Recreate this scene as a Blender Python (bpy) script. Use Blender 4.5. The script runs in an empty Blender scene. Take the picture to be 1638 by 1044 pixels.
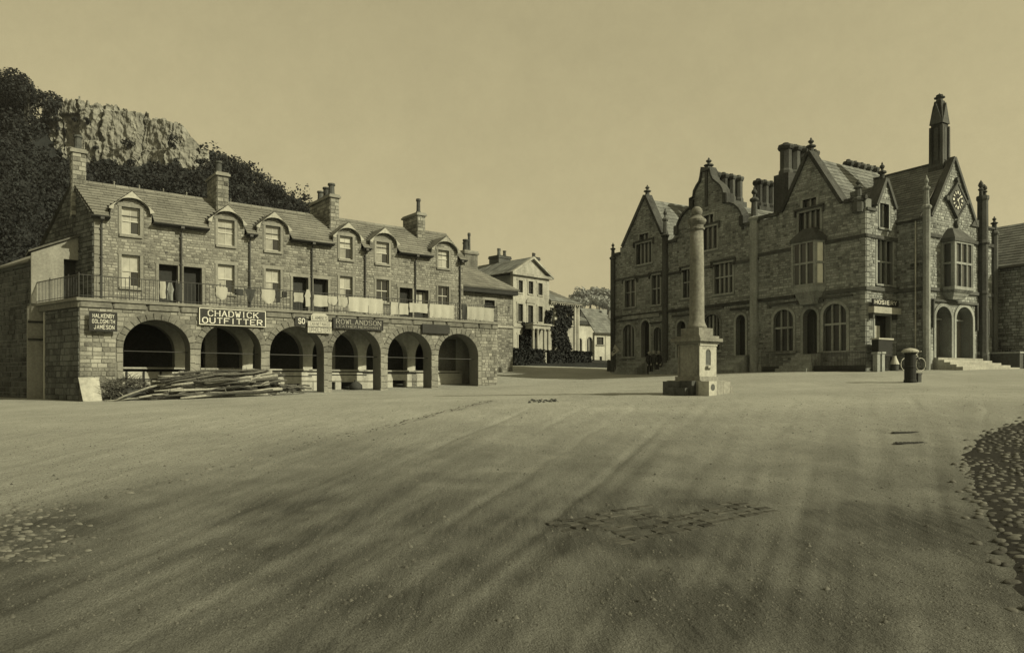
import bpy, math, random
import numpy as np
from mathutils import Vector, noise
from mathutils.geometry import tessellate_polygon

random.seed(7)
R = random.uniform
PI = math.pi
rad = math.radians
SC = bpy.context.scene
COL = SC.collection

# ------------------------------------------------------------------ camera, sky, sun, exposure
F, CX, HY, E = 1150.0, 819.0, 606.0, 1.65       # focal length, vanishing axis and horizon of the photograph (px), eye height (m)
cam = bpy.data.objects.new('camera', bpy.data.cameras.new('camera'))
COL.objects.link(cam)
cam.location = (0, 0, E)
cam.rotation_euler = (rad(90), 0, 0)
cam.data.sensor_width = 36
cam.data.lens = 36 * F / 1638
cam.data.shift_y = 84 / 1638
cam.data.clip_end = 3000
SC.camera = cam

SKY_GAIN = 1.7
SUN_AZ, SUN_EL = math.atan2(0.906, -0.42), rad(32)
w = bpy.data.worlds.new('World')
SC.world = w
w.use_nodes = True
nt = w.node_tree
nt.nodes.clear()
sky = nt.nodes.new('ShaderNodeTexSky')
sky.sky_type = 'NISHITA'
sky.sun_disc = False
sky.sun_elevation = SUN_EL
sky.sun_rotation = SUN_AZ
sky.dust_density = 4.0
bw = nt.nodes.new('ShaderNodeRGBToBW')
mx = nt.nodes.new('ShaderNodeMix'); mx.data_type = 'RGBA'; mx.blend_type = 'MULTIPLY'
mx.inputs[0].default_value = 1.0
mx.inputs[7].default_value = (1.0, 0.872, 0.49, 1)      # the warm tone of the old print, even over the whole sky
bg = nt.nodes.new('ShaderNodeBackground'); bg.inputs[1].default_value = 0.15
out = nt.nodes.new('ShaderNodeOutputWorld')
nt.links.new(sky.outputs[0], bw.inputs[0])
# thin even overcast haze: flattens the brightness of the clear sky, with a faint mottling of high cloud
pw = nt.nodes.new('ShaderNodeMath'); pw.operation = 'POWER'; pw.inputs[1].default_value = 0.42
sc_ = nt.nodes.new('ShaderNodeMath'); sc_.operation = 'MULTIPLY'; sc_.inputs[1].default_value = SKY_GAIN
tcw = nt.nodes.new('ShaderNodeTexCoord'); nz = nt.nodes.new('ShaderNodeTexNoise')
nz.inputs['Scale'].default_value = 14; nz.inputs['Detail'].default_value = 15; nz.inputs['Roughness'].default_value = 0.86
mr = nt.nodes.new('ShaderNodeMapRange'); mr.inputs[1].default_value = 0.3; mr.inputs[2].default_value = 0.7; mr.inputs[3].default_value = 0.93; mr.inputs[4].default_value = 1.07
cm = nt.nodes.new('ShaderNodeMath'); cm.operation = 'MULTIPLY'
nt.links.new(tcw.outputs['Generated'], nz.inputs['Vector']); nt.links.new(nz.outputs[0], mr.inputs[0])
nt.links.new(bw.outputs[0], pw.inputs[0]); nt.links.new(pw.outputs[0], sc_.inputs[0]); nt.links.new(sc_.outputs[0], cm.inputs[0]); nt.links.new(mr.outputs[0], cm.inputs[1])
nt.links.new(cm.outputs[0], mx.inputs[6])
nt.links.new(mx.outputs[2], bg.inputs[0])
nt.links.new(bg.outputs[0], out.inputs[0])

sl = bpy.data.lights.new('sun', 'SUN')
sl.energy = 4.2
sl.angle = rad(0.6)
sl.color = (1.0, 0.91, 0.62)
so = bpy.data.objects.new('sun', sl)
COL.objects.link(so)
dv = Vector((0.906 * math.cos(SUN_EL), -0.42 * math.cos(SUN_EL), math.sin(SUN_EL)))
so.rotation_euler = dv.to_track_quat('Z', 'Y').to_euler()
so.location = (30, -20, 40)

SC.view_settings.view_transform = 'Standard'
SC.view_settings.look = 'None'
SC.view_settings.gamma = 1
SC.view_settings.use_curve_mapping = False
SC.view_settings.exposure = 0.42

# ------------------------------------------------------------------ materials
def mat(name, v, rough=0.9, c_rand=0.25, c_fine=0.3, fine=9.0, c_big=0.25, big=0.5, bump=0.02, spec=0.2, tint=(1.0, 1.02, 0.93), ground_dark=False, metal=0.0, streak=0.0):
    m = bpy.data.materials.new(name); m.use_nodes = True
    n = m.node_tree.nodes; L = m.node_tree.links
    b = n['Principled BSDF']
    b.inputs['Roughness'].default_value = rough
    b.inputs['Specular IOR Level'].default_value = spec
    b.inputs['Metallic'].default_value = metal
    geo = n.new('ShaderNodeNewGeometry'); oi = n.new('ShaderNodeObjectInfo')
    def noise_(scale, detail, vec=None):
        t = n.new('ShaderNodeTexNoise'); t.inputs['Scale'].default_value = scale; t.inputs['Detail'].default_value = detail
        t.inputs['Roughness'].default_value = 0.6
        L.new(vec if vec else geo.outputs['Position'], t.inputs['Vector']); return t.outputs[0]
    def ma(op, a, b_):
        t = n.new('ShaderNodeMath'); t.operation = op
        for i, q in enumerate((a, b_)):
            if isinstance(q, (int, float)): t.inputs[i].default_value = q
            else: L.new(q, t.inputs[i])
        return t.outputs[0]
    f1 = noise_(fine, 5); f2 = noise_(big, 3)
    rnd = ma('FRACT', ma('ADD', geo.outputs['Random Per Island'], oi.outputs['Random']), 0.0)
    t = ma('ADD', 1.0, ma('MULTIPLY', ma('SUBTRACT', rnd, 0.5), c_rand * 2))
    t = ma('ADD', t, ma('MULTIPLY', ma('SUBTRACT', f1, 0.5), c_fine * 4))
    t = ma('ADD', t, ma('MULTIPLY', ma('SUBTRACT', f2, 0.5), c_big * 4))
    if streak:
        mp = n.new('ShaderNodeMapping'); mp.inputs['Scale'].default_value = (2.2, 2.2, 0.22)
        L.new(geo.outputs['Position'], mp.inputs[0])
        f3 = noise_(1.0, 4, mp.outputs[0])
        t = ma('ADD', t, ma('MULTIPLY', ma('SUBTRACT', f3, 0.5), streak * 4))
    if ground_dark:
        at = n.new('ShaderNodeAttribute'); at.attribute_name = 'ground_dark'
        mp = n.new('ShaderNodeMapping'); mp.inputs['Rotation'].default_value = (0, 0, rad(20)); mp.inputs['Scale'].default_value = (11, 0.9, 1)
        L.new(geo.outputs['Position'], mp.inputs[0]); g1 = noise_(1.0, 6, mp.outputs[0])
        mp2 = n.new('ShaderNodeMapping'); mp2.inputs['Rotation'].default_value = (0, 0, rad(31)); mp2.inputs['Scale'].default_value = (26, 2.4, 1)
        L.new(geo.outputs['Position'], mp2.inputs[0]); g2 = noise_(1.0, 4, mp2.outputs[0])
        g3 = noise_(70.0, 3)
        gg = ma('ADD', ma('ADD', ma('MULTIPLY', g1, 0.9), ma('MULTIPLY', g2, 0.7)), ma('MULTIPLY', f1, 0.5))       # about 1.05 in the mean
        t = ma('ADD', t, ma('MULTIPLY', ma('SUBTRACT', gg, 1.05), 0.5)); t = ma('ADD', t, ma('MULTIPLY', ma('SUBTRACT', g3, 0.5), 1.3))
        sm = ma('MINIMUM', ma('MULTIPLY', at.outputs['Fac'], ma('ADD', 0.4, ma('MULTIPLY', gg, 0.55))), 0.85)
        t = ma('MULTIPLY', t, ma('SUBTRACT', 1.0, sm))
        f1 = ma('ADD', ma('MULTIPLY', f1, 0.6), ma('ADD', ma('MULTIPLY', g1, 0.3), ma('MULTIPLY', g3, 0.6)))
    t = ma('MAXIMUM', ma('MULTIPLY', t, v), v * 0.15)
    cc = n.new('ShaderNodeCombineColor')
    for i in range(3):
        L.new(ma('MULTIPLY', t, tint[i]), cc.inputs[i])
    L.new(cc.outputs[0], b.inputs['Base Color'])
    if bump:
        bp = n.new('ShaderNodeBump'); bp.inputs['Strength'].default_value = 0.8; bp.inputs['Distance'].default_value = bump
        L.new(f1, bp.inputs['Height']); L.new(bp.outputs[0], b.inputs['Normal'])
    return m

GT = (0.93, 1.0, 0.98)
M = dict(
    rubble=mat('rubble_stone', 0.172, c_rand=0.42, c_fine=0.34, fine=14, c_big=0.3, big=0.7, streak=0.28),
    mortar=mat('mortar', 0.135, c_rand=0, c_fine=0.3, fine=20, c_big=0.3),
    dressed=mat('dressed_stone', 0.175, c_rand=0.14, c_fine=0.25, fine=10, c_big=0.2, bump=0.008, streak=0.15),
    band=mat('weathered_band_stone', 0.125, c_rand=0.2, c_fine=0.35, fine=8, c_big=0.3, bump=0.012, streak=0.2),
    hall=mat('hall_stone', 0.205, c_rand=0.42, c_fine=0.36, fine=12, c_big=0.35, big=0.6, streak=0.32, tint=GT),
    hall_mortar=mat('hall_mortar', 0.16, c_rand=0, c_fine=0.3, fine=18, c_big=0.3, tint=GT),
    hall_trim=mat('hall_dressing', 0.22, c_rand=0.16, c_fine=0.28, fine=9, c_big=0.3, bump=0.008, streak=0.3, tint=GT),
    sooty=mat('sooty_stone', 0.062, c_rand=0.3, c_fine=0.35, fine=9, c_big=0.35, bump=0.012, streak=0.3, tint=GT),
    pale=mat('pale_stone', 0.27, c_rand=0.12, c_fine=0.25, fine=10, c_big=0.2, bump=0.008, streak=0.15),
    monu=mat('monument_stone', 0.175, c_rand=0.14, c_fine=0.32, fine=9, c_big=0.3, bump=0.01, streak=0.25),
    white=mat('white_paint', 0.34, c_rand=0.05, c_fine=0.1, fine=14, c_big=0.1, bump=0.002, rough=0.6),
    lime=mat('limewash', 0.33, c_rand=0.0, c_fine=0.2, fine=6, c_big=0.25, bump=0.01, streak=0.2),
    cloth=mat('white_linen', 0.29, c_rand=0.1, c_fine=0.08, fine=10, c_big=0.12, bump=0.004),
    darkcloth=mat('dark_cloth', 0.035, c_rand=0.3, c_fine=0.2, bump=0.004, tint=GT),
    greycloth=mat('grey_cloth', 0.20, c_rand=0.3, c_fine=0.2, bump=0.004, tint=GT),
    slate=mat('stone_slate', 0.14, c_rand=0.16, c_fine=0.3, fine=12, c_big=0.22, bump=0.012),
    hall_slate=mat('hall_slate', 0.135, c_rand=0.25, c_fine=0.3, fine=12, c_big=0.25, bump=0.01, tint=GT),
    deck=mat('roof_deck', 0.08, c_rand=0),
    iron=mat('black_iron', 0.03, rough=0.55, c_rand=0.1, c_fine=0.2, bump=0.003, spec=0.4, tint=GT),
    dark=mat('dark_paint', 0.028, rough=0.75, c_rand=0.15, c_fine=0.2, bump=0.003, spec=0.1, tint=GT),
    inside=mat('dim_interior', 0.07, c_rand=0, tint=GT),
    sign=mat('black_signboard', 0.022, rough=0.5, c_rand=0.1, c_fine=0.2, bump=0.002, tint=GT),
    faded=mat('faded_lettering', 0.24, rough=0.6, c_rand=0.06, c_fine=0.3, fine=30, bump=0),
    gilt=mat('pale_lettering', 0.5, rough=0.5, c_rand=0.06, c_fine=0.15, bump=0),
    glass=mat('window_glass', 0.02, rough=0.12, c_rand=0.3, c_fine=0.2, bump=0.0, spec=0.5, tint=GT),
    paleglass=mat('pale_window_glass', 0.27, rough=0.15, c_rand=0.2, c_fine=0.12, fine=4, c_big=0.3, big=1.5, bump=0.0, spec=0.5),  # glossy pane with a pale base colour
    hallglass=mat('leaded_glass', 0.035, rough=0.2, c_rand=0.5, c_fine=0.3, fine=25, bump=0.004, spec=0.5, tint=GT),
    bark=mat('bark', 0.06, c_rand=0.55, c_fine=0.5, fine=12, c_big=0.2, bump=0.02),
    palebark=mat('peeled_pole', 0.22, c_rand=0.2, c_fine=0.4, fine=12, bump=0.012),
    wood=mat('old_timber', 0.10, c_rand=0.3, c_fine=0.3, bump=0.006),
    leaf=mat('foliage', 0.016, rough=0.8, c_rand=0.55, c_fine=0.3, fine=0.6, c_big=0.45, big=0.09, bump=0, tint=(0.85, 1.0, 1.05)),
    leafmid=mat('foliage_mid', 0.03, rough=0.8, c_rand=0.55, c_fine=0.3, fine=0.6, c_big=0.3, big=0.15, bump=0, tint=(0.85, 1.0, 1.05)),
    leafpale=mat('foliage_far_hazed', 0.2, rough=0.85, c_rand=0.35, c_fine=0.2, fine=0.2, c_big=0.3, big=0.05, bump=0, tint=(0.92, 1.0, 1.0)),  # pallor of distant haze is put into this foliage colour
    soil=mat('hill_soil', 0.018, c_rand=0, c_fine=0.35, fine=0.5, c_big=0.4, big=0.06, bump=0.3, tint=(0.85, 1.0, 1.05)),
    rock=mat('limestone', 0.17, c_rand=0.0, c_fine=0.4, fine=0.7, c_big=0.35, big=0.25, bump=0.5),
    ground=mat('earth_road', 0.25, rough=0.95, c_rand=0, c_fine=0.22, fine=26, c_big=0.16, big=0.35, bump=0.035, spec=0.05, ground_dark=True, tint=(0.98, 1.02, 0.95)),
    cobble=mat('cobble', 0.075, rough=0.75, spec=0.12, c_rand=0.4, c_fine=0.35, fine=22, c_big=0.2, bump=0.008),
    palecobble=mat('worn_cobble', 0.1, rough=0.85, c_rand=0.4, c_fine=0.3, fine=22, c_big=0.2, bump=0.006),
    joint=mat('cobble_joint', 0.01, c_rand=0, c_fine=0.3, fine=30, bump=0.01),
    stucco=mat('house_stucco', 0.25, c_rand=0.1, c_fine=0.25, fine=6, c_big=0.3, bump=0.006, streak=0.2),
    darkrubble=mat('shaded_rubble', 0.085, c_rand=0.4, c_fine=0.35, fine=12, c_big=0.3, streak=0.2, tint=GT),  # darker rubble and mortar, shade of gable and side walls put into the colour
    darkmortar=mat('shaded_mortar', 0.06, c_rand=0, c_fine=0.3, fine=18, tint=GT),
    pebble=mat('road_pebble', 0.085, c_rand=0.5, c_fine=0.1, bump=0),
    brightpane=mat('bright_pane', 0.75, c_rand=0.05, c_fine=0.05, bump=0, rough=0.3),  # even bright tone for the panes of one oriel cheek
    sett=mat('sunken_sett', 0.055, rough=0.9, c_rand=0.35, c_fine=0.35, fine=22, c_big=0.3, bump=0.006, spec=0.05),
    skin=mat('skin', 0.34, c_rand=0, c_fine=0.05, bump=0),
    coat=mat('dark_wool', 0.03, c_rand=0.3, c_fine=0.15, bump=0.003, tint=GT),
    nickel=mat('bright_rim', 0.6, rough=0.35, c_rand=0, c_fine=0.05, bump=0),
)

# ------------------------------------------------------------------ frames and builders
class Frame:
    """local x runs along a facade, local y goes into the building"""
    def __init__(s, ox, oy, ang):
        s.ox, s.oy, s.ang = ox, oy, rad(ang)
        s.d = (math.cos(s.ang), math.sin(s.ang)); s.n = (-s.d[1], s.d[0])
    def world(s, x, y): return (s.ox + x * s.d[0] + y * s.n[0], s.oy + x * s.d[1] + y * s.n[1])

class Face:
    """a wall plane: a runs left to right as seen from outside, o outwards, z up"""
    def __init__(s, fr, x0, y0, ux=1.0, uy=0.0):
        l = math.hypot(ux, uy); s.fr, s.x0, s.y0, s.ux, s.uy = fr, x0, y0, ux / l, uy / l
        s.rot = math.atan2(uy, ux)
    def map(s, a, o, z): return (s.x0 + a * s.ux + o * s.uy, s.y0 + a * s.uy - o * s.ux, z)
    def a(s, px, o=0.0):
        u = (px - CX) / F
        wx, wy = s.fr.world(s.x0 + o * s.uy, s.y0 - o * s.ux)
        dx = s.ux * s.fr.d[0] + s.uy * s.fr.n[0]; dy = s.ux * s.fr.d[1] + s.uy * s.fr.n[1]
        return (u * wy - wx) / (dx - u * dy)
    def depth(s, a, o=0.0):
        p = s.map(a, o, 0); return s.fr.world(p[0], p[1])[1]
    def z(s, px, py, o=0.0): return E + (HY - py) / F * s.depth(s.a(px, o), o)
    def p(s, px, py, o=0.0): return (s.a(px, o), s.z(px, py, o))

ROOTZ = {}
def tag(o, label=None, cat=None, group=None, kind=None):
    if label: o['label'] = label
    if cat: o['category'] = cat
    if group: o['group'] = group
    if kind: o['kind'] = kind
    return o

def thing(name, label, cat, loc, rot=0.0, group=None, world_z=False):
    o = bpy.data.objects.new(name, None); COL.objects.link(o)
    o.empty_display_size = 0.3
    o.location = loc; o.rotation_euler = (0, 0, rot)
    ROOTZ[o.name] = loc[2] if world_z else 0.0
    return tag(o, label, cat, group)

def fthing(name, label, cat, fr, zb, group=None):
    return thing(name, label, cat, (fr.ox, fr.oy, zb), fr.ang, group, True)

class MB:
    def __init__(s): s.v = []; s.f = []
    def add(s, vs, fs):
        k = len(s.v); s.v += [tuple(q) for q in vs]; s.f += [tuple(i + k for i in f) for f in fs]; return s
    def box(s, x0, x1, y0, y1, z0, z1, mp=None):
        vs = [(x, y, z) for z in (z0, z1) for y in (y0, y1) for x in (x0, x1)]
        if mp: vs = [mp(*q) for q in vs]
        return s.add(vs, [(0, 2, 3, 1), (4, 5, 7, 6), (0, 1, 5, 4), (2, 6, 7, 3), (0, 4, 6, 2), (1, 3, 7, 5)])
    def prism(s, poly, o0, o1, mp, holes=()):
        """poly in (a, z), extruded from o0 to o1 through mp(a, o, z); holes are polygons too"""
        loops = [list(poly)] + [list(h) for h in holes]
        tris = tessellate_polygon([[Vector((q[0], q[1], 0)) for q in l] for l in loops])
        pts = [q for l in loops for q in l]; n = len(pts)
        vs = [mp(a, o1, z) for a, z in pts] + [mp(a, o0, z) for a, z in pts]
        fs = [t for t in tris] + [tuple(n + i for i in reversed(t)) for t in tris]
        k = 0
        for l in loops:
            m = len(l)
            fs += [(k + i, k + (i + 1) % m, n + k + (i + 1) % m, n + k + i) for i in range(m)]
            k += m
        return s.add(vs, fs)
    def lathe(s, cx, cy, prof, n=12, mp=None, ph=0.0):
        vs = []; fs = []
        for r, z in prof:
            for i in range(n):
                t = 2 * PI * (i + ph) / n; q = (cx + r * math.cos(t), cy + r * math.sin(t), z)
                vs.append(mp(*q) if mp else q)
        for k in range(len(prof) - 1):
            for i in range(n):
                j = (i + 1) % n; fs.append((k * n + i, k * n + j, (k + 1) * n + j, (k + 1) * n + i))
        fs.append(tuple(reversed(range(n)))); fs.append(tuple((len(prof) - 1) * n + i for i in range(n)))
        return s.add(vs, fs)
    def tube(s, pts, r, n=6):
        pts = [Vector(q) for q in pts]; m = len(pts)
        rs = r if isinstance(r, (list, tuple)) else [r] * m
        vs = []; fs = []
        for k, q in enumerate(pts):
            t = (pts[min(k + 1, m - 1)] - pts[max(k - 1, 0)]).normalized()
            up = Vector((0, 0, 1)) if abs(t.z) < 0.9 else Vector((1, 0, 0))
            a = t.cross(up).normalized(); b = t.cross(a)
            for i in range(n):
                th = 2 * PI * i / n; vs.append(q + (a * math.cos(th) + b * math.sin(th)) * rs[k])
        for k in range(m - 1):
            for i in range(n):
                j = (i + 1) % n; fs.append((k * n + i, k * n + j, (k + 1) * n + j, (k + 1) * n + i))
        fs.append(tuple(reversed(range(n)))); fs.append(tuple((m - 1) * n + i for i in range(n)))
        return s.add(vs, fs)
    def stone(s, mp, a0, a1, z0, z1, pr, bv=0.02):
        bv = min(bv, (a1 - a0) * 0.3, (z1 - z0) * 0.3)
        j = lambda: R(-0.006, 0.006)
        vs = [mp(a0 + j(), -0.01, z0), mp(a1 + j(), -0.01, z0), mp(a1 + j(), -0.01, z1), mp(a0 + j(), -0.01, z1)]
        vs += [mp(a0 + bv + j(), pr + j(), z0 + bv), mp(a1 - bv + j(), pr + j(), z0 + bv), mp(a1 - bv + j(), pr + j(), z1 - bv), mp(a0 + bv + j(), pr + j(), z1 - bv)]
        return s.add(vs, [(4, 5, 6, 7), (0, 1, 5, 4), (1, 2, 6, 5), (2, 3, 7, 6), (3, 0, 4, 7)])
    def build(s, name, m, parent=None, kind=None, smooth=False, label=None):
        zs = ROOTZ.get(parent.name, 0.0) if parent else 0.0
        me = bpy.data.meshes.new(name)
        me.from_pydata([(x, y, z - zs) for x, y, z in s.v] if zs else s.v, [], s.f)
        if smooth: me.polygons.foreach_set('use_smooth', [True] * len(me.polygons))
        me.materials.append(m if not isinstance(m, str) else M[m])
        o = bpy.data.objects.new(name, me); COL.objects.link(o)
        if parent: o.parent = parent; ROOTZ[o.name] = zs
        if kind: o['kind'] = kind
        if label: o['label'] = label
        return o

def inst(name, me, parent, loc, rot=0.0, scale=(1, 1, 1)):
    o = bpy.data.objects.new(name, me); COL.objects.link(o)
    o.parent = parent
    zs = ROOTZ.get(parent.name, 0.0) if parent else 0.0
    o.location = (loc[0], loc[1], loc[2] - zs); o.rotation_euler = (0, 0, rot) if not isinstance(rot, tuple) else rot
    o.scale = scale
    return o

UNIT = {}
def unit_mesh(key, m, fn):
    if key not in UNIT:
        b = MB(); fn(b); me = bpy.data.meshes.new(key); me.from_pydata(b.v, [], b.f); me.materials.append(M[m]); UNIT[key] = me
    return UNIT[key]
def unit_stone(m):
    k = random.randrange(5)
    def fn(b):
        j = lambda: R(-0.03, 0.03)
        o = [(-.5 + j(), .15, -.5), (.5 + j(), .15, -.5), (.5 + j(), .15, .5), (-.5 + j(), .15, .5)]
        i = [(-.45 + j(), -1 + j() * 3, -.42 + j()), (.45 + j(), -1 + j() * 3, -.42 + j()), (.45 + j(), -1 + j() * 3, .42 + j()), (-.45 + j(), -1 + j() * 3, .42 + j())]
        b.add(o + i, [(4, 5, 6, 7), (0, 1, 5, 4), (1, 2, 6, 5), (2, 3, 7, 6), (3, 0, 4, 7)])
    return unit_mesh('stone_%s_%d' % (m, k), m, fn)
def unit_pane(m): return unit_mesh('pane_' + m, m, lambda b: b.box(-.5, .5, -.5, .5, -.5, .5))
def unit_box(m): return unit_mesh('block_' + m, m, lambda b: b.box(-.5, .5, -.5, .5, -.5, .5))

def scan(poly, z):
    xs = []
    n = len(poly)
    for i in range(n):
        (x0, z0), (x1, z1) = poly[i], poly[(i + 1) % n]
        if (z0 <= z) != (z1 <= z): xs.append(x0 + (x1 - x0) * (z - z0) / (z1 - z0))
    xs.sort()
    return [(xs[i], xs[i + 1]) for i in range(0, len(xs) - 1, 2)]
def isect(A, B):
    r = []
    for a in A:
        for b in B:
            l, h = max(a[0], b[0]), min(a[1], b[1])
            if h - l > 0.03: r.append((l, h))
    return r
def subtract(A, B):
    for b in B:
        r = []
        for a in A:
            if b[1] <= a[0] or b[0] >= a[1]: r.append(a)
            else:
                if b[0] - a[0] > 0.04: r.append((a[0], b[0]))
                if a[1] - b[1] > 0.04: r.append((b[1], a[1]))
        A = r
    return A
def masonry(face, outer, holes, z0, z1, ch, l0, l1, proud, wall, m, limit=0, key=None, name='stone'):
    """coursed stones in front of a wall plane; the `limit` stones that show largest become objects of their own, the rest one stuff part"""
    z = z0; rects = []
    while z < z1 - 0.03:
        zz = min(z + ch * R(0.72, 1.3), z1)
        if z1 - zz < ch * 0.4: zz = z1
        iv = None
        for q in (z + 0.01, (z + zz) / 2, zz - 0.01):
            c = scan(outer, q); iv = c if iv is None else isect(iv, c)
        for h in holes:
            for q in (z + 0.01, (z + zz) / 2, zz - 0.01): iv = subtract(iv, scan(h, q))
        for a, b in iv:
            x = a
            while x < b - 0.02:
                l = R(l0, l1)
                if b - (x + l) < l0 * 0.7: l = b - x
                rects.append((x + 0.008, x + l - 0.008, z + 0.008, zz - 0.008)); x += l
        z = zz
    if limit: rects.sort(key=key or (lambda r: -(r[1] - r[0]) * (r[3] - r[2]) / face.depth(r[0]) ** 2))
    for r in rects[:limit]:
        inst(name, unit_stone(m), wall, face.map((r[0] + r[1]) / 2, 0, (r[2] + r[3]) / 2), face.rot, (r[1] - r[0], proud * R(0.5, 1.5), r[3] - r[2]))
    b = MB()
    for r in rects[limit:]: b.stone(face.map, *r, proud * R(0.4, 1.5))
    if b.f: b.build('stonework', m, wall, kind='stuff')
    return len(rects)

def rect(a0, a1, z0, z1): return [(a0, z0), (a1, z0), (a1, z1), (a0, z1)]
def arched(a0, a1, z0, zs, rise, n=12):
    c, hw = (a0 + a1) / 2, (a1 - a0) / 2
    return [(a0, z0), (a1, z0)] + [(c + hw * math.cos(PI * i / n), zs + rise * math.sin(PI * i / n)) for i in range(n + 1)]
def grow(q, d):
    xs = [p[0] for p in q]; zs = [p[1] for p in q]; cx, cz = (min(xs) + max(xs)) / 2, (min(zs) + max(zs)) / 2
    sx = 1 + 2 * d / (max(xs) - min(xs)); sz = 1 + 2 * d / (max(zs) - min(zs))
    return [(cx + (x - cx) * sx, cz + (z - cz) * sz) for x, z in q]

def sash(face, a0, a1, z0, z1, bld, dressed='dressed', pane='paleglass', nx=2, nz=2, rec=0.13, sill=True, frame='white', fw=0.055, low=None):
    b = MB(); mp = face.map
    for q in ((a0, a0 + fw, z0, z1), (a1 - fw, a1, z0, z1), (a0 + fw, a1 - fw, z1 - fw, z1), (a0 + fw, a1 - fw, z0, z0 + fw * 1.4)):
        b.box(q[0], q[1], -rec - 0.06, -rec, q[2], q[3], mp)
    zm = (z0 + z1) / 2
    b.box(a0 + fw, a1 - fw, -rec - 0.055, -rec + 0.012, zm - 0.028, zm + 0.028, mp)
    w = b.build('window', frame, bld)
    iw = (a1 - a0 - 2 * fw) / nx
    for i in range(1, nx):
        inst('glazing_bar', unit_box(frame), w, face.map(a0 + fw + iw * i, -rec - 0.03, zm), face.rot, (0.03, 0.036, z1 - z0 - 2 * fw))
    for i in range(nx):
        for k in range(nz):
            zz0 = z0 + fw + (z1 - z0 - 2 * fw) * k / nz; hh = (z1 - z0 - 2 * fw) / nz
            pm = pane
            if low and k == 0 and i == nx - 1: pm = low
            o = inst('pane', unit_pane(pm), w, face.map(a0 + fw + iw * (i + .5), -rec - 0.035, zz0 + hh / 2), face.rot, (iw, 0.012, hh))
    if sill:
        s = MB(); s.box(a0 - 0.1, a1 + 0.1, -rec, 0.09, z0 - 0.13, z0 - 0.002, mp); s.build('sill', dressed, w)
    return w

def surround(face, a0, a1, z0, z1, bld, m='dressed', wd=0.14, pr=0.035, name='window_surround'):
    b = MB()
    b.box(a0 - wd, a0, -0.1, pr, z0, z1, face.map); b.box(a1, a1 + wd, -0.1, pr, z0, z1, face.map)
    b.box(a0 - wd - 0.06, a1 + wd + 0.06, -0.1, pr + 0.006, z1, z1 + wd * 1.35, face.map)
    return b.build(name, m, bld)

def mullioned(face, a0, a1, z0, z1, bld, n, trans=None, m='hall_trim', rec=0.16, wd=0.15, pr=0.03, mull=0.09, hood=True, dark='hallglass', sill=True):
    b = MB(); mp = face.map
    b.box(a0 - wd, a0, -rec - .1, pr, z0, z1, mp); b.box(a1, a1 + wd, -rec - .1, pr, z0, z1, mp)
    b.box(a0 - wd, a1 + wd, -rec - .1, pr + .004, z1, z1 + wd, mp)
    if sill: b.box(a0 - wd - .05, a1 + wd + .05, -rec - .1, pr + 0.06, z0 - wd * .9, z0, mp)
    iw = (a1 - a0) / n
    for i in range(1, n): b.box(a0 + iw * i - mull / 2, a0 + iw * i + mull / 2, -rec - .08, -rec + .09, z0, z1, mp)
    rows = [(z0, z1)]
    if trans:
        zt = z0 + (z1 - z0) * trans; rows = [(z0, zt), (zt, z1)]
        for i in range(n): b.box(a0 + iw * i + (mull / 2 if i else 0), a0 + iw * (i + 1) - (mull / 2 if i < n - 1 else 0), -rec - .08, -rec + .088, zt - mull * .5, zt + mull * .5, mp)
    w = b.build('window', m, bld)
    if hood:
        h = MB(); h.box(a0 - wd - .14, a1 + wd + .14, -.05, .13, z1 + wd, z1 + wd + .11, mp)
        h.box(a0 - wd - .14, a0 - wd - .03, -.05, .12, z1 - .2, z1 + wd, mp); h.box(a1 + wd + .03, a1 + wd + .14, -.05, .12, z1 - .2, z1 + wd, mp)
        h.build('hood_mould', 'sooty', w)
    for i in range(n):
        for (q0, q1) in rows:
            inst('pane', unit_pane(dark), w, face.map(a0 + iw * (i + .5), -rec - .04, (q0 + q1) / 2), face.rot, (iw - .01, .012, q1 - q0 - .01))
    return w

def arch_window(face, a0, a1, z0, zs, rise, bld, n=3, m='hall_trim', wd=0.17, pr=0.04, rec=0.18, trans=None, dark='hallglass', door=False, doorm='dark'):
    mp = face.map; b = MB()
    inner = arched(a0, a1, z0, zs, rise, 14)
    outer = arched(a0 - wd, a1 + wd, z0, zs, rise + wd, 14)
    ring = [outer[0]] + [(a0, z0)] + list(reversed(inner[2:])) + [(a1, z0)] + [outer[1]] + outer[2:]
    b.prism(ring, -0.12, pr, mp)
    if not door:
        iw = (a1 - a0) / n
        for i in range(1, n):
            x = a0 + iw * i; q = (x - (a0 + a1) / 2) / ((a1 - a0) / 2)
            b.box(x - .05, x + .05, -rec - .06, -rec + .07, z0, zs + rise * math.sqrt(max(0, 1 - q * q)), mp)
        if trans: b.box(a0, a1, -rec - .05, -rec + .075, trans - .06, trans + .06, mp)
        b.box(a0 - wd - .04, a1 + wd + .04, -rec, pr + .06, z0 - .16, z0 - .003, mp)
    w = b.build('doorway' if door else 'window', m, bld)
    g = MB(); g.prism(inner, -rec - .05, -rec - .03, mp)
    if door:
        d = g.build('door', doorm, w)
    else: g.build('pane', dark, w)
    return w

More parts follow.
